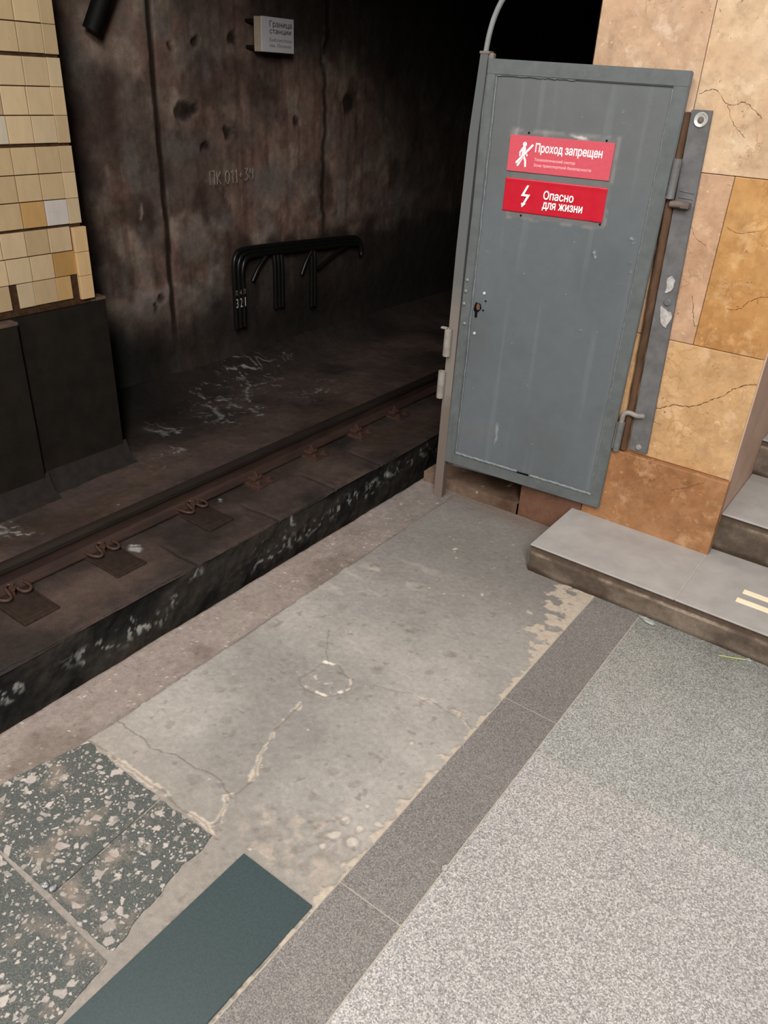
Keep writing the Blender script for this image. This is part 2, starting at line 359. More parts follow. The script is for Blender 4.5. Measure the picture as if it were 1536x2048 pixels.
# ---- concrete strip between the edge and the granite border: x 0.19..0.942
chips = [(0.416, 2.146, .010), (0.539, 1.885, .005), (0.592, 1.911, .005), (0.644, 1.955, .006), (0.484, 1.876, .004), (0.631, 1.541, .005), (0.837, 1.256, .006),
         (0.867, 1.03, .007), (0.852, 0.964, .011), (0.855, 0.915, .014), (0.896, 0.964, .009), (0.918, 1.0, .008), (0.45, 2.10, .005), (0.43, 2.13, .004), (0.86, 0.88, .008), (0.90, 0.93, .013), (0.73, .775, .006)]
rs = np.random.RandomState(3)
chips += [(rs.uniform(.2, .92), rs.uniform(.8, 2.5), rs.uniform(.0015, .0035)) for _ in range(70)]
spots = [(rs.uniform(.22, .9), rs.uniform(.8, 2.3), rs.uniform(.006, .02)) for _ in range(55)]
crB = [(0.515, 1.185), (0.534, 1.058), (0.562, 0.982), (0.599, 0.91), (0.598, 0.87), (0.586, 0.841), (0.629, 0.785), (0.617, 0.758)]
crA = [(0.373, 1.481), (0.444, 1.386), (0.478, 1.356)]
crC = [(0.20, 0.748), (0.33, 0.752), (0.477, 0.754), (0.517, 0.749), (0.607, 0.759), (0.66, 0.75)]
crD = [(0.625, 1.367), (0.725, 1.41), (0.805, 1.417), (0.886, 1.416), (0.94, 1.40)]
crE = [(0.19, 0.83), (0.254, 0.841), (0.325, 0.832), (0.408, 0.857), (0.543, 0.865), (0.60, .845)]
FX0, FY0 = 0.19, -0.05
def floor_fn(a, b):
    x = a+FX0; y = b+FY0
    wx = x + (fbm(x*30, y*30, 3, 5)-.5)*.022; wy = y + (fbm(x*30, y*30, 3, 9)-.5)*.022
    n = fbm(x*4, y*4, 5, 1); n2 = fbm(x*22, y*22, 4, 2)
    c = lin(154, 146, 138)[None, None]*np.ones(x.shape+(3,))
    c = mixc(c, lin(166, 156, 147), sm(.50, .72, n)); c = mixc(c, lin(139, 131, 124), sm(.52, .30, n)*.8)
    c = mixc(c, lin(146, 134, 122), sm(1.0, .65, y)*.6)                                   # dusty tan by the slabs
    c = mixc(c, lin(124, 117, 111), sm(1.72, 2.15, y+.25*(n-.5))*.85); c = c*np.array([.89, .93, .95])                       # greyer and darker near the gate
    c = c*(1+.16*(n2-.5))[..., None]; h = (n-.5)*.005 + (n2-.5)*.0024
    pale = sm(.52, .7, fbm(x*9, y*26, 4, 31))*np.exp(-(((wx-.30-.35*(wy-1.73))/.09)**2+((wy-1.80)/.16)**2)); c = mixc(c, lin(186, 176, 166), pale*.9)
    for px, py, r in spots:
        d = dpt(wx, wy, px, py); f = sm(r*1.15, r*.75, d); c = mixc(c, lin(124, 116, 109), f*.45); h -= f*.0008
    # flaking screed along the granite border and by the step
    fl = fbm(x*24+y*14, y*34-x*10, 5, 44, .58)
    near = np.exp(-np.clip(.942-x, 0, 1)/.030) + .9*np.exp(-((x-.90)**2+(y-2.15)**2)/.012) + .75*np.exp(-((x-.86)**2/.004+(y-1.93)**2/.02)) + .35*np.exp(-((x-.86)**2+(y-1.44)**2)/.004)
    f = sm(.60, .66, fl*.62+near*.42); e = np.abs(fl*.62+near*.42-.62)
    c = mixc(c, lin(182, 168, 151), f*.85); h += f*.0022; c = mixc(c, lin(112, 101, 92), sm(.018, .0, e)*.35)
    # rough broken patch near the teal slab
    rz = np.exp(-(((x-.80)/.16)**2+((y-.85)/.11)**2)); r = fbm(x*38, y*38, 4, 61)
    c = mixc(c, lin(166, 152, 139), sm(.55, .60, r)*sm(.30, .75, rz)*.7); c = mixc(c, lin(128, 117, 108), sm(.44, .38, r)*sm(.35, .75, rz)*.5); h += (r-.5)*.006*sm(.25, .8, rz)
    # round patch in the screed
    d = dpt(wx, wy, .503, 1.308)+(fbm(x*16, y*16, 3, 79)-.5)*.05; ang = np.arctan2(y-1.308, x-.503)
    ring = sm(.005, .002, np.abs(d-.062)); c = mixc(c, lin(118, 108, 99), ring*.45); h -= ring*.003
    hl = sm(.0060, .003, np.abs(d-.060))*sm(.60, .72, fbm(x*55, y*55, 2, 77)+.22*np.cos(ang+1.0)); c = mixc(c, lin(198, 184, 168), hl*.9)
    ctr = sm(.006, .003, dpoly(wx, wy, [(.475, 1.30), (.495, 1.285), (.515, 1.29), (.53, 1.315)])); c = mixc(c, lin(196, 182, 166), ctr*.9*sm(.4, .55, fbm(x*60, y*60, 2, 78)))
    bb = sm(.008, .004, dpoly(wx, wy, [(.455, 1.36), (.485, 1.365)])); c = mixc(c, lin(206, 194, 178), bb)
    for P, wd, pal in ((crA, .0016, 0), (crB, .003, 1), (crC, .0035, 1), (crD, .002, 1), (crE, .0022, 0)):
        d = dpoly(wx, wy, P); k = fbm(x*24, y*24, 3, 88)
        if pal: k2 = fbm(x*75, y*75, 3, 89); f = sm(wd*2.8, wd*1.6, d+(k2-.5)*wd*2.5)*sm(.50, .54, k); c = mixc(c, lin(188, 175, 160), f*.85); h += f*.0003
        f = sm(wd*1.2, wd*.4, d); c = mixc(c, lin(104, 93, 83), f*(.5 if pal else .75)); h -= f*.0010
    for px, py, r in chips:
        d = dpt(wx, wy, px, py); f = sm(r*.95, r*.65, d); c = mixc(c, lin(190, 179, 166), f*.8)
        e = sm(r*.35, 0, np.abs(d-r*1.25)); c = mixc(c, lin(120, 108, 98), e*.3)
    n3 = fbm(x*95, y*95, 3, 17); c = c*(1+.20*(n3-.5))[..., None]; h += (n3-.5)*.0011; pk = sm(.73, .80, fbm(x*48, y*48, 3, 18)); c = mixc(c, lin(116, 106, 98), pk*.5); h -= pk*.0012
    c = mixc(c, lin(126, 114, 105), sm(.010, 0, x-.19+(n2-.5)*.016)*sm(.4, .55, n3)*.6)
    tar = sm(.25, 0, 2.53-y)*sm(.35, .1, x); c = mixc(c, lin(110, 96, 86), sm(2.40, 2.52, y+.05*(n-.5))*.7)
    return c, np.minimum(h-.002, .0015)
fl = grid('floor', (FX0, FY0, 0), (1, 0, 0), (0, 1, 0), (0, 0, 1), .752, 2.58, .0034, floor_fn, M['floor_attr'], cut=lambda a, b: (a+FX0 > .69) & (b+FY0 > 2.215))
S(fl, 'worn grey concrete floor strip along the platform edge')

def edge_fn(a, b):
    x = a; y = b-.4; n = fbm(x*6+3, y*6, 5, 11); n2 = fbm(x*45, y*45, 3, 12)
    c = lin(148, 133, 124)[None, None]*np.ones(x.shape+(3,))
    c = mixc(c, lin(130, 115, 105), sm(.5, .3, n)); c = mixc(c, lin(158, 145, 134), sm(.55, .75, n)*.7)
    c = mixc(c, lin(130, 121, 115), sm(1.7, 2.3, y)*.7); c = c*(1+.35*(n2-.5))[..., None]
    c = c*np.array([.83, .85, .87]); sp_ = sm(.80, .86, fbm(x*160, y*160, 2, 15)); c = mixc(c, lin(96, 82, 74), sp_*.6)
    wsp = sm(.84, .88, fbm(x*120+9, y*120, 2, 25)); c = mixc(c, lin(206, 194, 182), wsp*.7)
    h = (n-.5)*.003 - .001+(n2-.5)*.0012; c = mixc(c, lin(110, 98, 90), sm(.008, 0, .19-x+(n2-.5)*.012)*.5); h = h - sm(.012, 0, x)*.006*(1+.8*(fbm(x*0+1, y*14, 3, 19)-.5))
    return c, h
pe = grid('platform_edge', (0, -.4, 0), (1, 0, 0), (0, 1, 0), (0, 0, 1), .1935, 3.6, .0045, edge_fn, M['edge_attr'])
S(pe, 'pinkish grey concrete kerb at the very edge of the platform')
bm = bmesh.new(); box(bm, (0.002, -3, -0.10), (0.185, 3.2, -0.012)); box(bm, (0.10, -3, -1.62), (0.185, 3.2, -0.10)); box(bm, (.185, -3, -.25), (3.4, 2.2, -.02))
S(mesh_obj('platform_base', bm, M['soot_plain']), 'dark body of the platform under its edge')

# ---- granite
bm = bmesh.new()
ys = [-1.39, -.645, .095, .835, 1.564, 2.205]
for y0, y1 in zip(ys[:-1], ys[1:]): box(bm, (.9435, y0+.0013, -.022), (1.1010, y1-.0013, .0005), .0008)
S(mesh_obj('floor_border', bm, M['granite_dark']), 'dark grey granite border strip between concrete and pale granite')
bm = bmesh.new()
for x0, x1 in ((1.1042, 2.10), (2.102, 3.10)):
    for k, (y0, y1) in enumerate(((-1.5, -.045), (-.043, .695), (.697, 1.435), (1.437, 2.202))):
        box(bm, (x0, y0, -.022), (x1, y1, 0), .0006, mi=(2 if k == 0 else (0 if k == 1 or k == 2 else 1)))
S(mesh_obj('floor_granite', bm, [M['granite'], M['granite_green_dimmed'], M['granite_blue']]), 'pale speckled granite slabs of the platform floor')
bm = bmesh.new(); box(bm, (.94, -1.6, -.02), (3.1, 2.21, -.0007))
S(mesh_obj('floor_bedding', bm, plain('pale_grout', (176, 166, 152), (158, 148, 136), 40, .9, .1)), 'pale mortar in the joints of the granite')

# ---- old slabs set into the concrete
def ragged(poly, amp, step=.008, seed=0):
    out = []; n = len(poly); rr = random.Random(seed)
    for i in range(n):
        (ax, ay, ra), (bx, by, _) = poly[i], poly[(i+1) % n]
        L = math.hypot(bx-ax, by-ay); k = max(1, int(L/step)); nx, ny = -(by-ay)/L, (bx-ax)/L; off = 0
        for j in range(k):
            t = j/k; off = .6*off+rr.uniform(-1, 1)*amp*ra*.8; o = off if 0 < j else 0
            out.append((ax+(bx-ax)*t+nx*o, ay+(by-ay)*t+ny*o))
    return out
def slab(name, poly, z, mat, label, amp=.006, seed=0):
    bm = bmesh.new(); prism(bm, ragged(poly, amp*.7, .012, seed=seed), (0, 0, -.02), (1, 0, 0), (0, 1, 0), (0, 0, 1), .02+z)
    bmesh.ops.triangulate(bm, faces=[f for f in bm.faces if len(f.verts) > 4])
    return tag(mesh_obj(name, bm, mat), label, 'floor slab')
slab('terrazzo_slab', [(.155, .54, 1), (.175, .64, 1), (.196, .742, 1), (.33, .739, .6), (.474, .741, .1), (.485, .60, .1), (.494, .444, .1), (.345, .438, .1), (.20, .434, .4)], .0006, M['terr1'],
     'green terrazzo slab with pale chips nearest the platform edge', seed=1)
slab('terrazzo_slab', [(.480, .736, .6), (.56, .742, .7), (.645, .746, 1.2), (.655, .64, 1), (.672, .55, 1), (.692, .448, 1), (.58, .443, .1), (.498, .443, .1)], .0006, M['terr2'],
     'small dark green terrazzo slab between larger terrazzo slab and teal slab', seed=2)
slab('terrazzo_slab', [(.20, .430, .3), (.34, .430, .1), (.54, .428, .1), (.70, .428, .4), (.716, .33, 1), (.725, .10, .6), (.73, -.05, .1), (.20, -.05, .1)], .0006, M['terr3'],
     'pale chipped terrazzo slab at the bottom left corner', seed=3)
bm = bmesh.new(); box(bm, (.735, -.3, -.02), (.9335, .756, .0035), .0012)
tag(mesh_obj('floor_slab', bm, M['teal']), 'smooth dark teal rectangular floor slab beside granite border', 'floor slab')

# ---- stairs
st = tag(bpy.data.objects.new('stairs', None), 'grey stone stairs climbing right of the marble pillar', None, None, 'structure'); link(st)
def tread(x0, x1, y0, y1, z): 
    bm = bmesh.new(); box(bm, (x0, y0, z-.007), (x1, y1, z), .0025); return mesh_obj('tread', bm, M['step_top'], st)
def riser_fn(seed, H):
    def f(a, b):
        n = fbm(a*9, b*14, 5, seed); n2 = fbm(a*60, b*60, 3, seed+3); q = H-b + (n2-.5)*.004      # q: distance below the tread
        c = lin(112, 99, 86)[None, None]*np.ones(a.shape+(3,)); c = mixc(c, lin(74, 62, 52), sm(.58, .3, n)*.8); c = mixc(c, lin(130, 117, 103), sm(.58, .75, n)*.6)
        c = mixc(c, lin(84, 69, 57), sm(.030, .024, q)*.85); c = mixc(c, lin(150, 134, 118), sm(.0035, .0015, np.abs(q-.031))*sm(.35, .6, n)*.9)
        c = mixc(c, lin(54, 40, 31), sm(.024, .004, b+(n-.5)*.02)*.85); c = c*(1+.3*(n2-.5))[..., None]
        return c, (n2-.5)*.002 + .006*sm(.028, .033, q)
    return f
tread(.684, 1.1896, 2.195, 2.60, .107); tread(1.1922, 2.7, 2.195, 2.62, .107)
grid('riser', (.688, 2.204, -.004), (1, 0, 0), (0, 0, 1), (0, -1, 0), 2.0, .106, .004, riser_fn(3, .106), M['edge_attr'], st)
bm = bmesh.new(); box(bm, (.690, 2.206, -.05), (2.7, 2.62, .1003)); mesh_obj('step_core', bm, M['step_side'], st)
bm = bmesh.new(); box(bm, (.680, 2.206, -.004), (.692, 2.54, .1003)); mesh_obj('step_end', bm, M['step_side'], st)
bm = bmesh.new(); box(bm, (1.1894, 2.198, .101), (1.1924, 2.6, .1064)); mesh_obj('joint_mortar', bm, plain('pale_mortar', (196, 186, 176), (176, 166, 156), 60, .9, .1), st)
zt, yt = .107, 2.60
for k in range(5):
    z1 = zt+.146; y1 = yt+.40
    tread(1.193, 2.7, yt-.012, y1+.01, z1)
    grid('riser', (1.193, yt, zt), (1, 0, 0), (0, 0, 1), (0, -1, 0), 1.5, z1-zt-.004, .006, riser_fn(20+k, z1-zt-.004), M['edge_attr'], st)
    bm = bmesh.new(); box(bm, (1.193, yt+.003, zt-.02), (2.7, y1, z1-.0068)); mesh_obj('step_core', bm, M['step_side'], st)
    zt, yt = z1, y1
for x0, y0 in ((1.353, 2.374), (1.347, 2.312)):
    bm = bmesh.new(); box(bm, (x0, y0, .1068), (2.4, y0+.026, .1092), .001); tag(mesh_obj('contrast_stripe', bm, M['yellow'], st), 'cream yellow tape stripe')

# ---- marble pillar
PL = tag(bpy.data.objects.new('pillar', None), 'marble clad pillar behind the grey steel gate', None, None, 'structure'); link(PL)
bm = bmesh.new(); box(bm, (.475, 2.5665, -.02), (1.178, 6.0, 3.3)); mesh_obj('core', bm, M['joint'], PL)
bm = bmesh.new(); box(bm, (1.176, 2.566, .06), (1.192, 6.0, 3.3)); mesh_obj('side_panel', bm, M['pinkwall'], PL)
def ribbon(bm, pts, y, w0, mi, seed):
    P = smooth_path([(p[0], 0, p[1]) for p in pts], 10); rr = random.Random(seed); row = []
    for i, p in enumerate(P):
        q = P[min(i+1, len(P)-1)]-P[max(i-1, 0)]; q.normalize(); nn = Vector((-q.z, 0, q.x)); ww = w0*rr.uniform(.25, 1.1); jit = nn*rr.uniform(-1, 1)*.0022
        row.append((bm.verts.new((p.x+jit.x+nn.x*ww, y, p.z+jit.z+nn.z*ww)), bm.verts.new((p.x+jit.x-nn.x*ww, y, p.z+jit.z-nn.z*ww))))
    for (a, b), (c, d) in zip(row[:-1], row[1:]): bm.faces.new((a, b, d, c)).material_index = mi
def mslab(x0, x1, z0, z1, yf, mat, cracks=(), bev=.002):
    bm = bmesh.new(); box(bm, (x0, yf, z0), (x1, 2.580, z1), bev)
    for i, (w0, pts) in enumerate(cracks): ribbon(bm, pts, yf-.0004, w0, 1, int(abs(x0)*100)+i)
    return mesh_obj('marble_slab', bm, [mat, M['crack']], PL)
g = .0008
mslab(.466, .718, -.01, .385, 2.538, M['marble_dark'], (), .003)
mslab(.720, 1.194, -.01, .385, 2.538, M['marble_low'], [(.0008, [(1.02, .30), (1.07, .33), (1.12, .365)])], .004)
mslab(.478, 1.187, .3865, .7985, 2.562, M['marble_a'], [(.0016, [(.885, .555), (.915, .57), (.96, .592), (1.01, .60), (1.05, .625), (1.10, .665), (1.135, .70), (1.185, .722)]), (.0008, [(.85, .50), (.89, .515), (.93, .512)])])
mslab(.478, .968-g, .8005, 1.298, 2.562, M['marble_c'], [(.001, [(.93, .95), (.945, .90), (.955, .865), (.968, .86)]), (.0007, [(.87, 1.16), (.90, 1.12), (.935, 1.10)])])
mslab(.968+g, 1.187, .8005, 1.298, 2.562, M['marble_b'], [(.0010, [(1.04, .93), (1.075, .935), (1.10, .965), (1.14, .985), (1.18, .99)]), (.0007, [(.98, 1.16), (1.02, 1.15), (1.08, 1.165)])])
mslab(.478, .808-g, 1.2998, 3.0, 2.562, M['marble_d'])
mslab(.808+g, 1.187, 1.2998, 3.0, 2.562, M['marble_e'], [(.0009, [(.815, 1.50), (.86, 1.515), (.90, 1.48), (.95, 1.485), (1.0, 1.45)]), (.0007, [(.90, 1.48), (.93, 1.43), (.97, 1.40)])])

# ---- low concrete sill under the gate and the platform behind it
def sill_fn(a, b):
    n = fbm(a*10, b*10+a*3, 5, 71); c = lin(112, 92, 78)[None, None]*np.ones(a.shape+(3,)); c = mixc(c, lin(70, 52, 40), sm(.6, .35, n)*.8); c = mixc(c, lin(80, 58, 42), sm(.15, .4, a)*.6)
    c = mixc(c, lin(190, 176, 160), sm(.83, .87, fbm(a*70, b*70, 2, 72))*.7); return c, (n-.5)*.006
ps = tag(bpy.data.objects.new('platform_sill', None), 'dirty low concrete sill under the gate', None, None, 'structure'); link(ps)
grid('sill_face', (.02, 2.528, -.004), (1, 0, 0), (0, 0, 1), (0, -1, 0), .445, .052, .005, sill_fn, M['edge_attr'], ps)
grid('sill_top', (.02, 2.528, .046), (1, 0, 0), (0, 1, 0), (0, 0, 1), .445, .75, .008, sill_fn, M['edge_attr'], ps)

# ---- trackbed, drain trough
DEP = [(-3.5, 4.85, .28, .6, .9), (-3.45, 4.35, .25, .35, .8), (-3.15, 4.3, .3, .3, 1), (-3.25, 3.72, .22, .18, 1.0), (-2.85, 3.45, .10, .2, 1), (-2.72, 3.25, .08, .10, .8), (-2.72, 2.08, .16, .14, 1.1), (-2.95, 5.3, .25, .35, .6), (-3.7, 5.3, .3, .5, .7), (-2.9, 5.4, .2, .3, .5)]
BX0, BY0 = -3.93, .4
def bed_fn(a, b):
    x = a+BX0; y = b+BY0; n = fbm(x*2.2, y*2.2, 5, 101); n2 = fbm(x*14, y*14, 4, 102); n3 = fbm(x*5, y*1.2, 4, 103)
    c = lin(92, 77, 71)[None, None]*np.ones(x.shape+(3,)); c = mixc(c, lin(106, 89, 81), sm(.5, .75, n)); c = mixc(c, lin(62, 54, 50), sm(.5, .28, n)*.9)
    c = mixc(c, lin(84, 66, 54), sm(.5, .7, n3)*sm(.9, .3, np.abs(x+2.1))*.6)
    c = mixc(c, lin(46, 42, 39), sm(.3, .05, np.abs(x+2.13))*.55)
    c = mixc(c, lin(38, 35, 33), sm(-3.2, -3.8, x)*.75)                    # darker towards the foot of the wall
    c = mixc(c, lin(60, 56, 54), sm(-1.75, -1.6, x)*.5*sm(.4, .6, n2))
    c = c*(1+.35*(n2-.5))[..., None]; h = (n-.5)*.03 + (n2-.5)*.006
    h = h + .16*sm(-3.45, -3.93, x)**1.5
    wx = x+(fbm(x*9, y*9, 4, 110)-.5)*.22; wy = y+(fbm(x*9, y*9, 4, 111)-.5)*.22
    v = np.abs(fbm(wx*4.5, wy*4.5, 3, 120)-.5); v2 = fbm(wx*22, wy*22, 3, 121)
    for px, py, sx, sy2, am in DEP:
        m_ = np.exp(-(((x-px)/sx)**2+((y-py)/sy2)**2)); f = sm(.016, .003, v/np.maximum(m_, .05)*.55)*sm(.25, .6, m_)*sm(.42, .56, v2)
        c = mixc(c, lin(176, 170, 164), f*am*.9); f2 = sm(.66, .72, v2)*sm(.35, .8, m_); c = mixc(c, lin(150, 150, 146), f2*am*.6)
    for P in ([(-3.55, 4.40), (-3.42, 4.30), (-3.30, 4.33), (-3.14, 4.23), (-3.05, 4.30)], [(-3.5, 4.95), (-3.3, 4.72), (-3.18, 4.62), (-3.0, 4.60)], [(-3.25, 4.45), (-3.05, 4.52), (-2.9, 4.47)], [(-3.44, 3.70), (-3.30, 3.74), (-3.14, 3.80)], [(-3.35, 3.62), (-3.15, 3.70)],
              [(-2.95, 3.55), (-2.84, 3.54), (-2.80, 3.42), (-2.86, 3.33)], [(-2.80, 2.03), (-2.70, 2.10), (-2.62, 2.06), (-2.58, 2.14)], [(-2.72, 1.98), (-2.66, 2.06)], [(-3.75, 4.9), (-3.72, 5.1), (-3.66, 5.25)], [(-2.9, 5.2), (-2.95, 5.4)]):
        ux = x+(fbm(x*16, y*16, 3, 160)-.5)*.10; uy = y+(fbm(x*16, y*16, 3, 161)-.5)*.10
        d = dpoly(ux, uy, P); f = sm(.016, .005, d)*sm(.36, .5, v2); c = mixc(c, lin(186, 180, 172), f*.9); c = mixc(c, lin(120, 116, 112), sm(.05, .015, d)*sm(.5, .6, v2)*.5)
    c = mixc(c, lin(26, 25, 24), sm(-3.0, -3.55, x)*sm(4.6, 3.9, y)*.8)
    for px, py, r in ((-1.90, 2.44, .035), (-1.93, 2.47, .02), (-1.99, 3.21, .022), (-2.6, 2.5, .008), (-2.5, 2.65, .006)):
        f = sm(r*1.2, r*.6, dpt(wx, wy, px, py)+(v2-.5)*r*1.5); c = mixc(c, lin(190, 190, 186), f*.9)
    for py, lx, hx in ((2.55, -1.78, -1.56), (3.25, -1.80, -1.54), (3.85, -1.8, -1.54), (4.4, -1.8, -1.55)):       # joints between the cast blocks
        d = np.abs(y-py-.05*(fbm(x*7, x*0+py, 3, 150)-.5)); h -= sm(.02, .0, d)*.010*sm(-1.95, -1.75, x); c = mixc(c, lin(36, 32, 29), sm(.016, 0, d)*.6*sm(-1.95, -1.75, x))
    nr = -1.53-(fbm(y*0+2, y*5, 3, 130)-.5)*.05
    h -= sm(.025, 0, nr-x)*.012
    return c, np.where(x > -2.35, np.minimum(h, .004), h)
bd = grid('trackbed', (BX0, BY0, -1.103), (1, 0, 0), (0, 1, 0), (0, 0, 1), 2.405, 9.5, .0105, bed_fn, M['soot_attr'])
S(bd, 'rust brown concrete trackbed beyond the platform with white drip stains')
def face_fn(a, b):
    y = a+.4; z = b-1.62; n = fbm(y*3, z*4, 5, 140); n2 = fbm(y*20, z*20, 4, 141)
    c = lin(72, 66, 60)[None, None]*np.ones(y.shape+(3,)); c = mixc(c, lin(46, 44, 41), sm(.5, .3, n)); c = mixc(c, lin(88, 76, 67), sm(.55, .75, n)*.7)
    wy = y+(fbm(y*12, z*12, 3, 142)-.5)*.12; wz = z+(fbm(y*12, z*12, 3, 143)-.5)*.12; v = np.abs(fbm(wy*7, wz*7, 3, 144)-.5)
    for py, pz, sy_, sz in ((1.32, -1.27, .10, .06), (1.8, -1.33, .10, .05), (2.03, -1.26, .06, .06), (2.48, -1.17, .11, .10), (2.4, -1.27, .10, .06), (3.1, -1.26, .10, .08), (3.35, -1.20, .1, .1), (3.95, -1.28, .28, .05), (4.55, -1.25, .35, .05), (5.0, -1.2, .3, .06), (4.3, -1.3, .3, .04)):
        m_ = np.exp(-(((y-py)/sy_)**2+((z-pz)/sz)**2)); f = sm(.05, .01, v)*sm(.3, .65, m_)*sm(.40, .55, n2); c = mixc(c, lin(196, 194, 186), f*.9)
    m2 = np.exp(-((z+1.30-.06*np.sin(y*1.7))/.045)**2); v3 = fbm(y*34, z*34, 3, 146); f = sm(.60, .68, v3)*m2*sm(.42, .55, fbm(y*2.4, z*0+4, 3, 147)); c = mixc(c, lin(190, 188, 180), f)
    c = c*(1+.4*(n2-.5))[..., None]
    return c, (n-.5)*.05+(n2-.5)*.012
ff = grid('trackbed_side', (-1.535, .4, -1.62), (0, 1, 0), (0, 0, 1), (1, 0, 0), 11.0, .51, .011, face_fn, M['soot_attr'])
S(ff, 'dark side of the trackbed dropping into the drain trough')
bm = bmesh.new(); box(bm, (-1.6, .2, -1.75), (.12, 11.4, -1.6))
S(mesh_obj('drain_trough', bm, M['soot_plain']), 'dark bottom of the drain trough below the platform edge')

# ---- tunnel wall with soot, seams, holes
WX, WY0, WZ0 = -3.9, 3.0, -1.12
def wall_fn(a, b):
    y = a+WY0; z = b+WZ0; n = fbm(y*1.6, z*1.6, 5, 201); n2 = fbm(y*9, z*9, 4, 202); st_ = fbm(y*16, z*1.1, 4, 203); st2 = fbm(y*42, z*1.6, 3, 204); n4 = fbm(y*4, z*4, 5, 205)
    c = lin(146, 118, 105)[None, None]*np.ones(y.shape+(3,))
    c = mixc(c, lin(166, 144, 128), sm(.48, .66, n4)); c = mixc(c, lin(104, 74, 61), sm(.52, .70, st_)*.5); c = mixc(c, lin(100, 88, 82), sm(.5, .3, n)*.75)
    c = mixc(c, lin(92, 76, 66), sm(.58, .78, st2)*.15)
    c = mixc(c, lin(176, 164, 154), sm(.55, .70, fbm(y*3, z*3, 5, 206))*sm(.9, .0, z)*sm(-.7, -.2, z)*.55)
    g5 = fbm(y*9, z*7, 6, 230, .68); c = c*(1+1.3*(g5-.5))[..., None]; g6 = fbm(y*2.6, z*2.2, 5, 231); c = mixc(c, lin(70, 52, 45), sm(.56, .70, g6)*.6); c = mixc(c, lin(128, 126, 122), sm(.60, .72, fbm(y*5, z*3.4, 5, 232))*.35)
    dk = sm(-.05, -.7, z+.5*(n-.5)); c = mixc(c, lin(44, 40, 36), dk*.85); c = mixc(c, lin(24, 24, 22), sm(-.35, -.7, z+.2*(n4-.5))*sm(4.7, 4.0, y)*.85)                   # darker towards the bed
    c = mixc(c, lin(50, 44, 40), sm(6.0, 8.4, y+1.6*(n-.5))*.85)                             # soot, plus light falling off into the tunnel, put into the colour
    c = mixc(c, lin(46, 42, 38), sm(1.50, 2.05, z+.12*(y-5.4)+.7*(n-.5))*sm(4.9, 5.9, y)*.85)  # top right: the roof's shade put into the colour, with soot
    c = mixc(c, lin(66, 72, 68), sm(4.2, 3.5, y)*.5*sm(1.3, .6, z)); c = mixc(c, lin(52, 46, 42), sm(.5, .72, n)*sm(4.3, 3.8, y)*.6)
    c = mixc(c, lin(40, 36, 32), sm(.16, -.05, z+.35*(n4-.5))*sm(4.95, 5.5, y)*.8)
    h = (n-.5)*.05+(n2-.5)*.012
    sx = 4.47+.012*np.sin(z*1.7+.6)+(fbm(z*4, z*0+1, 3, 210)-.5)*.022; d = np.abs(y-sx)
    f = sm(.030, .012, d)*sm(-.9, -.4, z); c = mixc(c, lin(38, 26, 20), f*.95); h -= f*.015; h += np.where(y > sx, .012, 0)
    sx2 = 6.50+(fbm(z*5, z*0+3, 3, 211)-.5)*.12; d = np.abs(y-sx2); f = sm(.045, .012, d)*sm(-.2, .3, z); c = mixc(c, lin(38, 33, 29), f*.8); h -= f*.01
    f = sm(.03, .01, np.abs(y-6.46-(n2-.5)*.1))*sm(1.2, 1.5, z)*sm(.5, .62, n2+.1)*sm(1.95, 1.7, z); c = mixc(c, lin(120, 110, 100), f*.6)
    d = np.abs(y-4.05-(n4-.5)*.1); c = mixc(c, lin(76, 50, 40), sm(.10, .02, d)*.4*sm(.3, .9, z))
    wy = y+(n2-.5)*.14; wz = z+(n2-.5)*.10
    for py, pz, r in ((4.76, 1.19, .10), (4.86, 1.20, .05), (5.22, 1.02, .07), (5.30, 1.70, .06), (4.65, 1.62, .05), (6.9, 1.25, .12), (4.95, .90, .05), (4.35, -.28, .05), (4.28, -.34, .04), (4.9, 1.66, .04), (6.1, 1.1, .06)):
        f = sm(r*1.1, r*.45, dpt(wy, wz, py, pz)); c = mixc(c, lin(34, 28, 25), f*.85); h -= f*.03
    f = sm(.20, .10, dpt(wy, (z-.12)*1.0, 4.74, .02)); c = mixc(c, lin(150, 141, 130), f*.55)
    f = sm(.34, .2, np.maximum(np.abs(wy-5.68)*1.1, np.abs(wz-.575)*1.9)); c = mixc(c, lin(132, 120, 114), f*.55)
    for py, pz, ln in ((4.22, .40, .14), (4.52, .33, .15), (5.88, .25, .05)):
        f = sm(.022, .008, np.abs(y-py-.3*(n2-.5)*.3))*sm(ln, ln*.4, np.abs(z-pz))*sm(.45, .6, n2); c = mixc(c, lin(176, 158, 140), f*.8)
    c = c*(1+.30*(n2-.5))[..., None]
    h = h + .10*sm(-.8, -1.12, z)
    return c, h
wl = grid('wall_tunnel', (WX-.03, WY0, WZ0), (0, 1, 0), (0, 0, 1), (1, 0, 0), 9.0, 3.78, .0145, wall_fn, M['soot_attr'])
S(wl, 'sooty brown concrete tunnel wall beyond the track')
bm = bmesh.new(); box(bm, (-4.2, 2.9, 2.66), (.47, 12.2, 2.9)); S(mesh_obj('ceiling', bm, M['soot_plain']), 'black sooty tunnel roof')
bm = bmesh.new(); box(bm, (-4.2, 12.0, -1.7), (.5, 12.2, 2.9)); S(mesh_obj('wall_far', bm, M['soot_plain']), 'black far end of the tunnel')

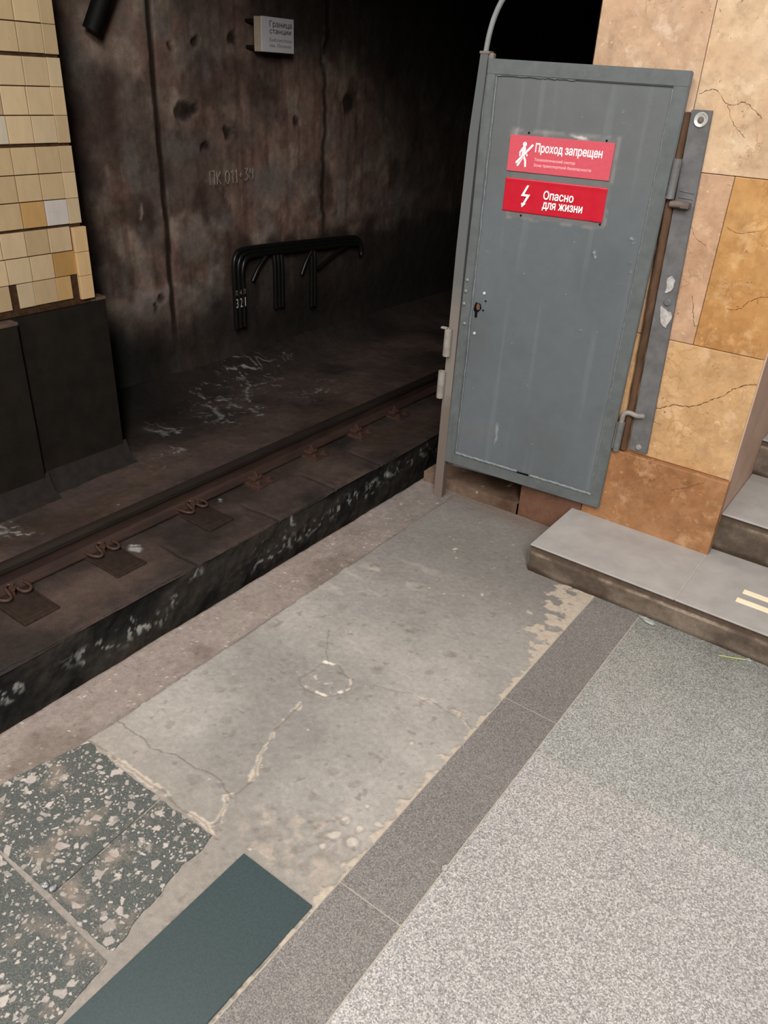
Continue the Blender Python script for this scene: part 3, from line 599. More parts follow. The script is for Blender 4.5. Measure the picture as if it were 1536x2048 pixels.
# ---- tiled station wall and dark plinths
TX = -3.0
tl = bpy.data.objects.new('wall_left', None); link(tl); S(tl, 'cream tiled station wall across the track')
bm = bmesh.new(); box(bm, (TX-.35, -2.0, .10), (TX-.011, 3.045, 3.3)); mesh_obj('backing', bm, M['grout'], tl)
t = NT('glazed_tile'); co = t.coord(); a = t.n('ShaderNodeVertexColor', layer_name='Col')
cc = t.mix(1.0, a.outputs[0], t.ramp(t.noise(t.coord((1, 3, 1)), 7, 4, .6), [(.3, .92), (.7, 1.04)]), 'MULTIPLY')
cc = t.mix(t.ramp(t.noise(co, 30, 5, .7), [(.62, 0.0), (.80, .55)]), cc, rgba(150, 122, 84)); t.bump(t.noise(co, 14, 3), .06, .004)
M['tile'] = t.done(cc, 0.30, 0.5)
def tile_mesh():
    V, F, K = [], [], []
    def tl_(y0, y1, z0, z1, col, th=.008, back=.012, tilt=0):
        b0 = len(V); e = .0018; xf = TX+th-.008
        ring = [(y0, z0), (y1, z0), (y1, z1), (y0, z1)]; ins = [(y0+e, z0+e), (y1-e, z0+e), (y1-e, z1-e), (y0+e, z1-e)]
        for q, xx in ((ring, TX-back), (ring, xf-e), (ins, xf)):
            for yy, zz in q: V.append((xx+tilt*(yy-y0), yy, zz)); K.append(col)
        for l0 in (0, 4):
            for i in range(4): F.append((b0+l0+i, b0+l0+(i+1) % 4, b0+l0+4+(i+1) % 4, b0+l0+4+i))
        F.append((b0+8, b0+9, b0+10, b0+11))
    rr = random.Random(5)
    cols = [(232, 202, 158), (227, 197, 153), (237, 208, 165), (222, 192, 148), (231, 205, 165)]
    def pick(): 
        c_ = cols[rr.randrange(5)]; k = rr.uniform(.95, 1.04); return tuple(lin(*[min(255, v*k) for v in c_]))
    yr = 2.966; zs = [.150, .292, .442, .590]
    z = .602
    rows = [(.150, .290), (.293, .440), (.443, .588)]
    while z < 3.1:
        for k in range(3): rows.append((z+.147*k+.0012*k, z+.147*(k+1)-.0015+.0012*k))
        z += .459
    for ri, (z0, z1) in enumerate(rows):
        off = rr.uniform(-.004, .004); y1 = yr+off; k = 0
        if ri >= 3: tl_(yr+.002+off, 3.052, z0, z1, pick())
        while y1 > -1.9:
            wdt = .156+rr.uniform(-.002, .002); col = pick()
            if ri == 3 and k == 0: col = tuple(lin(236, 224, 214))
            if ri == 3 and k == 1: col = tuple(lin(222, 176, 114))
            if ri == 1 and k == 0: col = tuple(lin(206, 160, 98))
            if ri == 6 and k == 2: col = tuple(lin(236, 222, 196))
            if ri == 0:
                col = tuple(lin(224, 182, 124)) if k == 0 else col
                y1e = y1-.05 if k == 0 else y1
                z00 = z0 - (.0 if k else .0)
                y0e = y1-wdt+.002 + (.05 if k == 2 else 0)
                tl_(y0e, y1e-.001, z00-.006*rr.random(), z1, col, tilt=rr.uniform(-.01, .01))
            else: tl_(y1-wdt+.0042, y1-.0022, z0+.0018, z1-.0012, col, tilt=rr.uniform(-.012, .012))
            y1 -= wdt; k += 1
    for z0, z1 in ((.132, .278), (.281, .427), (.430, .580)):
        tl_(2.972, 3.066, z0, z1, tuple(lin(248, 208, 154)), th=.024, back=.012)
    me = bpy.data.meshes.new('tiles'); me.from_pydata(V, [], F); at = me.color_attributes.new('Col', 'FLOAT_COLOR', 'POINT')
    for i, k in enumerate(K): at.data[i].color = (*k, 1)
    me.materials.append(M['tile']); me.validate(); me.update(); return me
link(bpy.data.objects.new('tiles', tile_mesh()), tl)
M['plinth'] = plain('dark_plinth_stone', (46, 40, 34), (36, 32, 27), 8, .5, .35, 0, .12, 60, .002)
M['ledge'] = plain('plinth_ledge', (124, 100, 88), (98, 80, 70), 26, .8, .2, 0, .4, 90, .002)
for y0, y1, xf, zt_, lb in ((-2.0, 2.475, -2.945, .088, 'dark stone plinth under the tiles, nearer section'), (2.40, 3.165, -3.02, .118, 'dark stone plinth under the end of the tiled wall')):
    p = bpy.data.objects.new('plinth', None); link(p); S(p, lb)
    bm = bmesh.new(); box(bm, (-3.36, y0, -1.12), (xf, y1, zt_-.02), .004)
    for zz in (-.28, -.68):                                         # thin pale joints of the facing stones
        box(bm, (xf-.002, y0+.1, zz), (xf+.0008, y1-.12, zz+.003))
    for yy in np.arange(y1-.42, y0, -.6): box(bm, (xf-.002, yy, -.95), (xf+.0008, yy+.003, zt_-.03))
    mesh_obj('facing', bm, M['plinth'], p)
    bm = bmesh.new(); box(bm, (-3.36, y0, zt_-.02), (xf+.006, y1+.004, zt_), .003); mesh_obj('ledge', bm, M['ledge'], p)
    bm = bmesh.new(); prism(bm, [(0, 0), (.16, 0), (.05, .05), (0, .17)], (xf-.01, y0, -1.12), (1, 0, 0), (0, 0, 1), (0, 1, 0), y1-y0+.03); mesh_obj('fillet', bm, plain('fillet_concrete', (60, 53, 48), (46, 41, 38), 14, .85, .2, 0, .4, 60, .004), p)

# ================================================================ TRACK
RX = -2.125
M['rail_head'] = plain('greasy_rail_head', (58, 50, 45), (44, 38, 35), 10, .42, .45, 0, .1, 90, .0008, (1, .2, 1))
bm = bmesh.new()
prof = [(-.066, 0), (.066, 0), (.066, .010), (.030, .022), (.010, .036), (.008, .098), (.014, .106), (.034, .114), (.035, .140), (.029, .150), (.012, .153), (-.012, .153), (-.029, .150), (-.035, .140), (-.034, .114), (-.014, .106), (-.008, .098), (-.010, .036), (-.030, .022), (-.066, .010)]
prism(bm, prof, (RX, .2, -1.085), (1, 0, 0), (0, 0, 1), (0, 1, 0), 11.6)
for f in bm.faces:
    if f.calc_center_median().z > -1.085+.104: f.material_index = 1
tag(mesh_obj('rail', bm, [M['rail'], M['rail_head']]), 'rusty steel rail running along the trackbed into the tunnel', 'rail')
def fastening(kind, first):
    r = thing('rail_fastening', 'x', 'rail fastening', (RX, 0, -1.10))
    bm = bmesh.new()
    if kind == 'W':
        box(bm, (-.10, -.105, -.012), (.37, .105, .012), .006); box(bm, (.10, -.085, .008), (.345, .085, .017), .006); mesh_obj('base_plate', bm, M['pad'], r)
        H = [(.035, -.092, .036), (.085, -.094, .044), (.135, -.086, .046), (.156, -.062, .044), (.142, -.036, .044), (.095, -.026, .052), (.058, -.020, .058)]
        P = H+[(.045, 0, .060)]+[(a, -b, c) for a, b, c in reversed(H)]
        bm = bmesh.new(); tube(bm, smooth_path(P, 5), .0092, 10); mesh_obj('spring_clip', bm, M['clip'], r)
        bm = bmesh.new(); disc(bm, (.10, 0, .010), (1, 0, 0), (0, 1, 0), (0, 0, 1), .010, .085); disc(bm, (.10, 0, .056), (1, 0, 0), (0, 1, 0), (0, 0, 1), .019, .016, 6); mesh_obj('bolt', bm, M['clip'], r)
    else:
        box(bm, (-.10, -.085, -.012), (.20, .085, .016), .005); mesh_obj('base_plate', bm, M['clip'], r)
        bm = bmesh.new(); box(bm, (.045, -.045, .016), (.115, .045, .044), .008); mesh_obj('clamp', bm, M['clip'], r)
        for (bx, by, hh) in ((.085, 0, .082), (.165, -.055, .044), (.165, .055, .044)):
            bm = bmesh.new(); disc(bm, (bx, by, .012), (1, 0, 0), (0, 1, 0), (0, 0, 1), .014, hh-.012); disc(bm, (bx, by, .044 if hh > .06 else .016), (1, 0, 0), (0, 1, 0), (0, 0, 1), .025, .020, 6); mesh_obj('bolt', bm, M['clip'], r)
    return r
def dup(root, loc, label):
    r = root.copy(); C.objects.link(r); r.location = loc; r['label'] = label
    for ch in list(root.children):
        c_ = ch.copy(); C.objects.link(c_); c_.parent = r
        for gch in ch.children:
            d_ = gch.copy(); C.objects.link(d_); d_.parent = c_
    return r
wy_ = [(1.67, 'rail fastening with looped spring clip at the left edge of the photo, nearest'), (2.25, 'rail fastening with looped spring clip beside the pale blue-white splash'), (2.955, 'third spring-clip rail fastening from the left')]
f0 = fastening('W', True)
for i, (yy, lb) in enumerate(wy_):
    o = f0 if i == 0 else dup(f0, (RX, yy, -1.10), lb)
    o.location = (RX, yy, -1.10); o['label'] = lb; o['group'] = 'spring clip fastenings along the rail'
f1 = fastening('B', True)
for i, (yy, lb) in enumerate([(3.55, 'bolted clamp rail fastening next after the spring clips'), (4.16, 'second bolted clamp rail fastening past the spring clips'), (4.73, 'third bolted clamp rail fastening past the spring clips'), (5.27, 'bolted clamp rail fastening farthest along, just left of the gate post')]):
    o = f1 if i == 0 else dup(f1, (RX, yy, -1.10), lb)
    o.location = (RX, yy, -1.10); o['label'] = lb; o['group'] = 'bolted clamp fastenings along the rail'

# ================================================================ GATE
GA = (.165, 2.45); GZ = math.atan2(.075, .625)
gate = thing('gate', 'grey painted steel gate hanging between post and marble pillar', 'gate', (GA[0], GA[1], 0), GZ)
def glocal(x, y, z):
    c_, s_ = math.cos(GZ), math.sin(GZ); return (GA[0]+x*c_-y*s_, GA[1]+x*s_+y*c_, z)
def shear(x): return .165-.018*(x/.63)                                # bottom edge runs slightly down to the right
gch = [(.45, 1.039, .011), (.455, 1.03, .008), (.557, 1.092, .008), (.56, 1.08, .006), (.446, .781, .008), (.573, 1.025, .006), (.575, 1.00, .006), (.218, .935, .004), (.214, .692, .004), (.348, 1.307, .003), (.50, .78, .004), (.10, 1.05, .003), (.52, 1.17, .003), (.29, .55, .003), (.41, .45, .003), (.46, 1.44, .004), (.545, .95, .004), (.38, .9, .002), (.3, .97, .002)]
rg = np.random.RandomState(8); gch += [(rg.uniform(.04, .6), rg.uniform(.2, 1.5), rg.uniform(.0008, .0022)) for _ in range(45)]
def panel_fn(a, b):
    x = a+.03; z = b+.155; n = fbm(x*3, z*3, 5, 301); n2 = fbm(x*25, z*25, 4, 302)
    c = lin(95, 101, 104)[None, None]*np.ones(x.shape+(3,)); c = mixc(c, lin(101, 105, 106), sm(.5, .75, n)*.7); c = mixc(c, lin(87, 91, 92), sm(.5, .25, n)*.6)
    c = mixc(c, lin(97, 97, 95), sm(1.0, 1.4, z)*.5); h = (n-.5)*.004+(n2-.5)*.0006
    st_ = fbm(x*40, z*1.5, 3, 303); c = mixc(c, lin(120, 126, 128), sm(.62, .78, st_)*.22)
    n7 = fbm(x*60, z*60, 3, 307); wx = x+(n2-.5)*.02+(n7-.5)*.012; wz = z+(n2-.5)*.02+(fbm(x*60+9, z*60, 3, 308)-.5)*.012
    for px, pz, r in gch:
        d = dpt(wx, wz, px, pz); f = sm(r*.62, r*.40, d)*sm(.30, .46, fbm(x*70, z*70, 2, 306)); c = mixc(c, lin(150, 154, 154), f*.8); h += sm(r, r*.5, d)*.0012; e = sm(r*.25, 0, np.abs(d-r*.8)); c = mixc(c, lin(78, 80, 80), e*.3)
    f = sm(.006, .002, np.abs(wx-.193-.01*(z-.33)))*sm(.055, .02, np.abs(z-.335)); c = mixc(c, lin(150, 156, 158), f*.55)
    # rubbed paint round the old sign position
    for (x0, x1, z0, z1) in ((.135, .462, 1.112, 1.372),):
        dx = np.maximum(np.maximum(x0-x, x-x1), np.maximum(z0-z, z-z1)); fr = sm(.010, .0, np.abs(dx))*sm(.42, .62, fbm(x*30, z*30, 3, 305)); c = mixc(c, lin(142, 138, 136), fr*.55)
        c = mixc(c, lin(112, 110, 108), sm(.004, -.004, dx)*.5)
    f = sm(.006, 0, np.abs(wz-1.367))*sm(.30, .335, x)*sm(.375, .35, x); c = mixc(c, lin(212, 210, 206), f*.8)
    f = sm(.020, .006, np.abs(wz-1.366))*sm(.10, .14, x)*sm(.26, .2, x)*sm(.45, .6, n2); c = mixc(c, lin(156, 150, 150), f*.6)
    c = c*(1+.08*(n2-.5))[..., None]; return c, h
grid('panel', (.03, .006, .155), (1, 0, 0), (0, 0, 1), (0, -1, 0), .572, 1.38, .0032, panel_fn, M['gate_attr'], gate)
bm = bmesh.new(); box(bm, (.004, .0085, .172), (.628, .014, 1.55)); mesh_obj('back_sheet', bm, M['steel_grey'], gate)
M['frame'] = plain('gate_frame_paint', (99, 103, 104), (86, 90, 90), 22, .48, .42, 0, .2, 90, .0012)
bm = bmesh.new()
def quadbar(bm, q, y0, y1, bev=.003):
    f0 = [bm.verts.new((x, y0, z)) for x, z in q]; f1 = [bm.verts.new((x, y1, z)) for x, z in q]
    fs = [bm.faces.new(f0), bm.faces.new(list(reversed(f1)))]+[bm.faces.new((f0[i], f1[i], f1[(i+1) % 4], f0[(i+1) % 4])) for i in range(4)]
    es = list({e for v in f0+f1 for e in v.link_edges}); bmesh.ops.bevel(bm, geom=es, offset=bev, segments=2, affect='EDGES')
quadbar(bm, [(0.012, 1.567), (.634, 1.557), (.634, 1.515), (0.012, 1.523)], -.002, .018)
quadbar(bm, [(-.004, .165), (.627, .147), (.627, .194), (-.004, .212)], -.002, .018)
quadbar(bm, [(-.006, .166), (.036, .166), (.044, 1.566), (.013, 1.567)], -.001, .018)
quadbar(bm, [(.585, .149), (.628, .148), (.635, 1.556), (.589, 1.558)], -.001, .018)
mesh_obj('frame', bm, M['frame'], gate)
def wavy(p0, p1, amp, nseg, seed):
    rr = random.Random(seed); return [tuple(p0[i]+(p1[i]-p0[i])*k/nseg+(rr.uniform(-amp, amp) if i != 1 else rr.uniform(-amp*.3, amp*.3)) for i in range(3)) for k in range(nseg+1)]
M['weld_bright'] = plain('highlit_weld_paint', (124, 130, 131), (98, 103, 104), 50, .42, .45, 0, .4, 120, .001)  # gate grey made lighter: highlight on the bottom beads put into the colour
M['weld'] = plain('weld_bead_paint', (126, 132, 132), (98, 103, 104), 60, .45, .45, 0, .4, 120, .001)
for p0, p1, sd in (((.040, .0015, .214), (.30, .0015, .206), 1), ((.352, .0015, .204), (.590, .0015, .196), 2), ((.045, .003, 1.523), (.30, .003, 1.520), 3), ((.040, .003, .22), (.046, .003, 1.52), 4), ((.586, .003, .2), (.590, .003, 1.51), 5)):
    bm = bmesh.new(); tube(bm, wavy(p0, p1, .0012, 40, sd), [.0058 if sd < 3 else .0026]*41, 8); mesh_obj('weld_bead', bm, M['weld_bright'] if sd < 3 else M['weld'], gate)
bm = bmesh.new(); box(bm, (.296, -.0005, .198), (.345, .004, .205)); mesh_obj('slot', bm, M['black'], gate)
bm = bmesh.new(); prism(bm, [(-.010, .020), (-.006, .030), (.012, .026), (.016, .010), (.006, -.002), (.002, -.004), (.003, -.022), (-.005, -.024), (-.006, -.004), (-.012, .004)], (.062, .0065, .782), (1, 0, 0), (0, 0, 1), (0, -1, 0), .0042); mesh_obj('keyhole', bm, M['black'], gate)
bm = bmesh.new(); prism(bm, [(.0, .012), (.002, .026), (.013, .022), (.014, .006), (.004, .002)], (.060, .006, .784), (1, 0, 0), (0, 0, 1), (0, -1, 0), .0055); mesh_obj('lock_tongue', bm, M['rust'], gate)
for x_, z_ in ((.083, .848), (.062, .700)):
    bm = bmesh.new(); lathe(bm, [(.0055, 0), (.0055, .002), (.003, .0032), (0.0015, .0026)], (x_, .005, z_), (0, -1, 0), 14); mesh_obj('screw', bm, M['white_screw'], gate)
for x_, z_ in ((.016, .885), (.014, .846), (.012, .801), (.022, .73)):
    bm = bmesh.new(); lathe(bm, [(.0065, 0), (.006, .003), (.003, .0048)], (x_, -.001, z_), (0, -1, 0), 12); mesh_obj('rivet', bm, M['weld'], gate)
for x_, z_ in ((.182, 1.121), (.449, 1.125), (.174, 1.368), (.425, 1.364), (.092, .822), (.086, .788)):
    bm = bmesh.new(); disc(bm, (x_, .0065, z_), (1, 0, 0), (0, 0, 1), (0, -1, 0), .0028, .0040); mesh_obj('screw_hole', bm, M['black'], gate)
for z0, z1 in ((1.222, 1.332), (.388, .495)):
    bm = bmesh.new(); tube(bm, [(.645, .004, z0), (.645, .004, z1)], .0125, 16); box(bm, (.620, .002, z0+.004), (.640, .010, z1-.004), .002); mesh_obj('hinge_barrel', bm, M['steel_grey'], gate)

# ---- post on the left
post = thing('gate_post', 'slim grey brown steel gate post at platform edge with two barrel hinges', 'post', (GA[0], GA[1], 0), GZ)
bm = bmesh.new()
pr = [(-.040, -.004, -.002), (-.040, .42, -.002), (-.0385, .98, 0), (-.031, 1.35, 0), (-.016, 1.582, 0)]
for (xa, za, _), (xb, zb, _) in zip(pr[:-1], pr[1:]):
    q = [(xa, za), (xa+.036 if za < 1.3 else xa+.032, za), (xb+.036 if zb < 1.3 else (xb+.032 if zb < 1.4 else xb+.026), zb), (xb, zb)]
    f0 = [bm.verts.new((x, .000, z)) for x, z in q]; f1 = [bm.verts.new((x, .036, z)) for x, z in q]
    bm.faces.new(f0); bm.faces.new(list(reversed(f1)))
    for i in (0, 1, 2, 3): bm.faces.new((f0[i], f1[i], f1[(i+1) % 4], f0[(i+1) % 4]))
bmesh.ops.remove_doubles(bm, verts=bm.verts, dist=.0005)
t = NT('post_paint'); tc = t.n('ShaderNodeTexCoord'); sx_ = t.n('ShaderNodeSeparateXYZ'); t.l(tc.outputs['Object'], sx_.inputs[0])
zz = t.math('ADD', t.math('MULTIPLY', sx_.outputs[2], .62), t.math('MULTIPLY', t.noise(t.coord(), 12, 4), .12))
cc = t.ramp(zz, [(.02, rgba(112, 99, 90)), (.30, rgba(108, 97, 90)), (.345, rgba(124, 116, 108)), (.52, rgba(118, 110, 103)), (.60, rgba(96, 97, 95)), (.9, rgba(88, 91, 91))])
t.bump(t.noise(t.coord(), 120, 4), .25, .001); M['post'] = t.done(cc, .65, .3)
mesh_obj('upright', bm, M['post'], post)
bm = bmesh.new(); box(bm, (-.020, -.002, 1.578), (.014, .034, 1.586), .002); box(bm, (.006, .004, 1.560), (.026, .03, 1.582), .006); mesh_obj('cap', bm, M['steel_brown'], post)
for k, (x_, z0, z1) in enumerate(((-.036, .598, .702), (-.047, .430, .536))):
    bm = bmesh.new(); n = 18; ro, ri = .0145, .010
    lathe(bm, [(ri*.6, z1-z0-.02), (ri, z1-z0-.018), (ri, z1-z0), (ro, z1-z0), (ro, 0), (ri*.6, 0)], (x_, -.008, z0), (0, 0, 1), n)
    h = mesh_obj('hinge_barrel', bm, M['hinge'], post)
    if k == 0: bm = bmesh.new(); box(bm, (x_-.030, -.016, z1-.004), (x_-.006, -.001, z1+.004), .003); mesh_obj('tab', bm, M['hinge'], h)

# ---- strap on the pillar with hinge pins
strap = thing('hinge_strap', 'flat grey steel hinge strap bolted to the marble beside the gate', 'hinge strap', (0, 0, 0))
bm = bmesh.new()
q0 = [(.807, 1.462), (.866, 1.462), (.908, .397), (.842, .397)]
f0 = [bm.verts.new((x, 2.550, z)) for x, z in q0]; f1_ = [bm.verts.new((x, 2.5615, z)) for x, z in q0]
bm.faces.new(f0); bm.faces.new(list(reversed(f1_)))
for i in range(4): bm.faces.new((f0[i], f1_[i], f1_[(i+1) % 4], f0[(i+1) % 4]))
bmesh.ops.bevel(bm, geom=list(bm.edges), offset=.0015, segments=2, affect='EDGES'); mesh_obj('plate', bm, M['strap'], strap)
bm = bmesh.new(); lathe(bm, [(.016, 0), (.020, .004), (.0185, .006), (.012, .003), (.011, .002)], (.840, 2.551, 1.437), (0, -1, 0), 22); b_ = mesh_obj('washer', bm, M['white_screw'], strap)
for x_, z_, r_, mm in ((.840, 1.437, .009, 'steel_brown'), (.862, .918, .012, 'steel_grey'), (.876, .415, .011, 'hinge')):
    bm = bmesh.new(); lathe(bm, [(r_, 0), (r_, .004), (r_*.7, .007), (r_*.3, .0075)], (x_, 2.551, z_), (0, -1, 0), 14); mesh_obj('bolt', bm, M[mm], strap)
for pts in ([(.848, .945), (.868, .960), (.872, .985), (.858, 1.0), (.845, .985)], [(.846, .905), (.862, .896), (.880, .890), (.886, .868), (.876, .838), (.862, .845), (.850, .87)]):
    bm = bmesh.new(); prism(bm, ragged([(x, z, 1) for x, z in pts], .0025, .006, 4), (0, 2.551, 0), (1, 0, 0), (0, 0, 1), (0, -1, 0), .004); mesh_obj('plaster_dab', bm, M['plaster'], strap)
for z_ in (1.245, 1.228, 1.21):
    bm = bmesh.new(); tube(bm, wavy((.825, 2.5495, z_), (.868, 2.5495, z_-.003), .001, 8, int(z_*1000)), .0018, 6); mesh_obj('weld_ridge', bm, M['strap'], strap)
px_, py_, _ = glocal(.645, .004, 0)
bm = bmesh.new(); tube(bm, smooth_path([(px_+.004, py_+.003, 1.208), (px_+.030, py_+.002, 1.209), (px_+.052, py_+.004, 1.207)], 5), [.010]*11, 12); box(bm, (px_+.036, py_-.006, 1.199), (px_+.062, 2.552, 1.216), .003); tag(mesh_obj('hinge_pin', bm, M['steel_brown'], strap))
bm = bmesh.new(); tube(bm, smooth_path([(px_, py_, .486), (px_, py_, .515), (px_+.006, py_-.001, .530), (px_+.020, py_, .535), (px_+.045, py_+.004, .530), (px_+.062, 2.552, .528)], 6), .0085, 12); mesh_obj('hinge_pin', bm, M['hinge'], strap)
bm = bmesh.new(); tube(bm, wavy((.794, 2.549, 1.455), (.826, 2.549, .392), .0012, 40, 9), .0125, 12)
tag(mesh_obj('rusty_bar', bm, M['rust']), 'rusty brown round bar in the gap between gate and hinge strap', 'bar')

bm = bmesh.new()
A_ = glocal(-.006, .016, 1.580); B_ = glocal(.000, .016, 1.63); C_ = glocal(.012, .018, 1.68); D_ = glocal(.036, .02, 1.73); E_ = glocal(.09, .022, 1.80); F_ = glocal(.20, .03, 1.90); G_ = (.49, 2.55, 2.08)
tube(bm, smooth_path([A_, B_, C_, D_, E_, F_, G_], 8), .0085, 12)
tag(mesh_obj('conduit', bm, M['conduit'], None, True), 'thin grey conduit curving up from the top of the gate post', 'conduit')

# ================================================================ SIGNS
def text_mesh(s, width, height, bold=0.0):
    """flat printed lettering: every outline of the text filled on its own, counters cut out"""
    cu = bpy.data.curves.new('lettering', 'FONT'); cu.body = s; cu.size = 1.0; cu.offset = 0; cu.extrude = 0; cu.fill_mode = 'NONE'; cu.resolution_u = 5
    o = bpy.data.objects.new('lettering_source', cu); C.objects.link(o); bpy.context.view_layer.update()
    dg = bpy.context.evaluated_depsgraph_get(); src = bpy.data.meshes.new_from_object(o.evaluated_get(dg)); bpy.data.objects.remove(o)
    co = [Vector((v.co.x, v.co.y)) for v in src.vertices]; nb = {}
    for e in src.edges:
        a, b = e.vertices; nb.setdefault(a, []).append(b); nb.setdefault(b, []).append(a)
    seen = set(); loops = []
    for st_ in range(len(co)):
        if st_ in seen or st_ not in nb: continue
        lp = [st_]; seen.add(st_); cur = max(nb[st_]) if min(nb[st_]) == st_ else min(nb[st_], key=lambda q: abs(q-st_-1))
        while cur not in seen:
            seen.add(cur); lp.append(cur); nx = [q for q in nb[cur] if q not in seen]
            if not nx: break
            cur = nx[0]
        if len(lp) > 2: loops.append([co[k] for k in lp])
    def ar(p): return sum(p[k-1].x*p[k].y-p[k].x*p[k-1].y for k in range(len(p)))/2
    big = max(loops, key=lambda p: abs(ar(p))); sg_ = 1 if ar(big) > 0 else -1
    def grow(p, d):
        out = []; n = len(p)
        for k in range(n):
            e0 = (p[k]-p[k-1]); e1 = (p[(k+1) % n]-p[k])
            if e0.length < 1e-6 or e1.length < 1e-6: out.append(p[k].copy()); continue
            n0 = Vector((e0.y, -e0.x)).normalized()*sg_; n1 = Vector((e1.y, -e1.x)).normalized()*sg_; b_ = n0+n1
            if b_.length < .3: out.append(p[k].copy()); continue
            b_.normalize(); out.append(p[k]+b_*(d/max(b_.dot(n0), .55)))
        return out
    E_ = []
    for p in loops:
        q = grow(p, bold) if bold else p
        E_ += [(q[k-1].x, q[k-1].y, q[k].x, q[k].y) for k in range(len(q)) if abs(q[k-1].y-q[k].y) > 1e-7]
    E_ = np.array(E_); ylo, yhi = np.minimum(E_[:, 1], E_[:, 3]), np.maximum(E_[:, 1], E_[:, 3])
    ys_ = np.unique(np.round(np.concatenate([E_[:, 1], E_[:, 3], np.linspace(ylo.min(), yhi.max(), 60)]), 4))
    V, F = [], []
    for y0, y1 in zip(ys_[:-1], ys_[1:]):                         # horizontal bands, inside where the winding number is not zero
        ym = (y0+y1)/2; e = E_[(ylo < ym) & (yhi > ym)]
        if len(e) == 0: continue
        sl = (e[:, 2]-e[:, 0])/(e[:, 3]-e[:, 1]); xm = e[:, 0]+(ym-e[:, 1])*sl; wd = np.sign(e[:, 3]-e[:, 1]); od = np.argsort(xm); acc = 0; st0 = None
        for k in od:
            was = acc; acc += wd[k]
            if was == 0 and acc != 0: st0 = k
            elif was != 0 and acc == 0:
                b0 = len(V); xa = [e[q, 0]+(yy-e[q, 1])*sl[q] for q in (st0, k) for yy in (y0, y1)]
                V += [(xa[0], y0, 0), (xa[2], y0, 0), (xa[3], y1, 0), (xa[1], y1, 0)]; F.append([b0, b0+1, b0+2, b0+3])
    a = np.array(V); mn, mx = a.min(0), a.max(0)
    a[:, 0] = (a[:, 0]-mn[0])/(mx[0]-mn[0])*width; a[:, 1] = (a[:, 1]-mn[1])/(mx[1]-mn[1])*height
    me = bpy.data.meshes.new('lettering'); me.from_pydata(a.tolist(), [], F); me.update(); return me
def text_on(name, s, parent, pos, width, height, mat, bold=.0, rot=(math.pi/2, 0, 0)):
    me = text_mesh(s, width, height, bold); me.materials.clear(); me.materials.append(mat)
    o = bpy.data.objects.new(name, me); o.location = pos; o.rotation_euler = rot; return link(o, parent)

sg = thing('warning_sign', 'faded pink-red no entry sign, upper of two on the gate', 'sign', (GA[0], GA[1], 0), GZ)
bm = bmesh.new(); box(bm, (.114, .0020, 1.253), (.453, .0056, 1.359), .0006); mesh_obj('plate', bm, M['red1'], sg)
text_on('lettering', 'Проход запрещен', sg, (.203, .0016, 1.3075), .217, .0335, M['white'], .022)
text_on('lettering', 'Технологический сектор', sg, (.204, .0016, 1.2865), .135, .0115, M['pinkprint'], .012)
text_on('lettering', 'Зона транспортной безопасности', sg, (.204, .0016, 1.2705), .189, .0115, M['pinkprint'], .012)
bm = bmesh.new(); O = (0, .0020, 0); U, Vv, N = (1, 0, 0), (0, 0, 1), (0, -1, 0)
def bar2(bm, p, q, w_, dz=.0006):
    dx, dz_ = q[0]-p[0], q[1]-p[1]; L = math.hypot(dx, dz_); nx, nz = -dz_/L*w_/2, dx/L*w_/2
    prism(bm, [(p[0]+nx, p[1]+nz), (p[0]-nx, p[1]-nz), (q[0]-nx, q[1]-nz), (q[0]+nx, q[1]+nz)], O, U, Vv, N, dz)
    for c_ in (p, q): disc(bm, O, U, Vv, N, w_/2, dz*(.92 if c_ is p else .85), 10, 0, c_[0], c_[1])
disc(bm, O, U, Vv, N, .0068, .0006, 18, 0, .1665, 1.3345)
for p, q, w_ in (((.1655, 1.323), (.1655, 1.300), .012), ((.1655, 1.300), (.150, 1.272), .0062), ((.1675, 1.300), (.174, 1.287), .0062), ((.174, 1.287), (.176, 1.271), .0060),
                 ((.160, 1.322), (.153, 1.310), .0046), ((.153, 1.310), (.154, 1.300), .0042), ((.170, 1.318), (.178, 1.302), .0044)): bar2(bm, p, q, w_)
mesh_obj('pictogram', bm, M['white'], sg)
bm = bmesh.new(); O = (0, .0014, 0); bar2(bm, (.145, 1.2800), (.193, 1.3330), .0066, .0004); mesh_obj('slash', bm, M['white'], sg)
bm = bmesh.new(); O = (0, .0015, 0); bar2(bm, (.1495, 1.2790), (.1945, 1.3285), .0016, .0003); mesh_obj('slash_edge', bm, M['red1'], sg)

sg2 = thing('warning_sign', 'bright red high voltage sign with lightning arrow, lower on the gate', 'sign', (GA[0], GA[1], 0), GZ)
def vin_fn(a, b):
    c = np.ones(a.shape+(3,)); h = .0004*np.sin(a*11+1)*sm(.16, .3, a) + .003*sm(.045, .0, .338-a)*0 + .0012*np.exp(-((a-.318)/.014)**2)+.0010*np.exp(-((b-.098)/.005)**2)
    return c, np.minimum(h, .0028)
o = grid('sheet', (.114, .0044, 1.1295), (1, 0, 0), (0, 0, 1), (0, -1, 0), .340, .103, .004, vin_fn, M['red2'], sg2, skirt=.004)
for p_ in o.data.polygons: p_.use_smooth = True
text_on('lettering', 'Опасно', sg2, (.251, .0010, 1.178), .101, .0275, M['white'], .022)
text_on('lettering', 'для жизни', sg2, (.252, .0010, 1.1445), .134, .0265, M['white'], .022)
bm = bmesh.new(); O = (0, .0018, 0)
prism(bm, [(.192, 1.215), (.199, 1.215), (.183, 1.181), (.1745, 1.181)], O, U, Vv, N, .0008)
prism(bm, [(.1745, 1.181), (.178, 1.1875), (.206, 1.1875), (.2025, 1.181)], O, U, Vv, N, .0007)
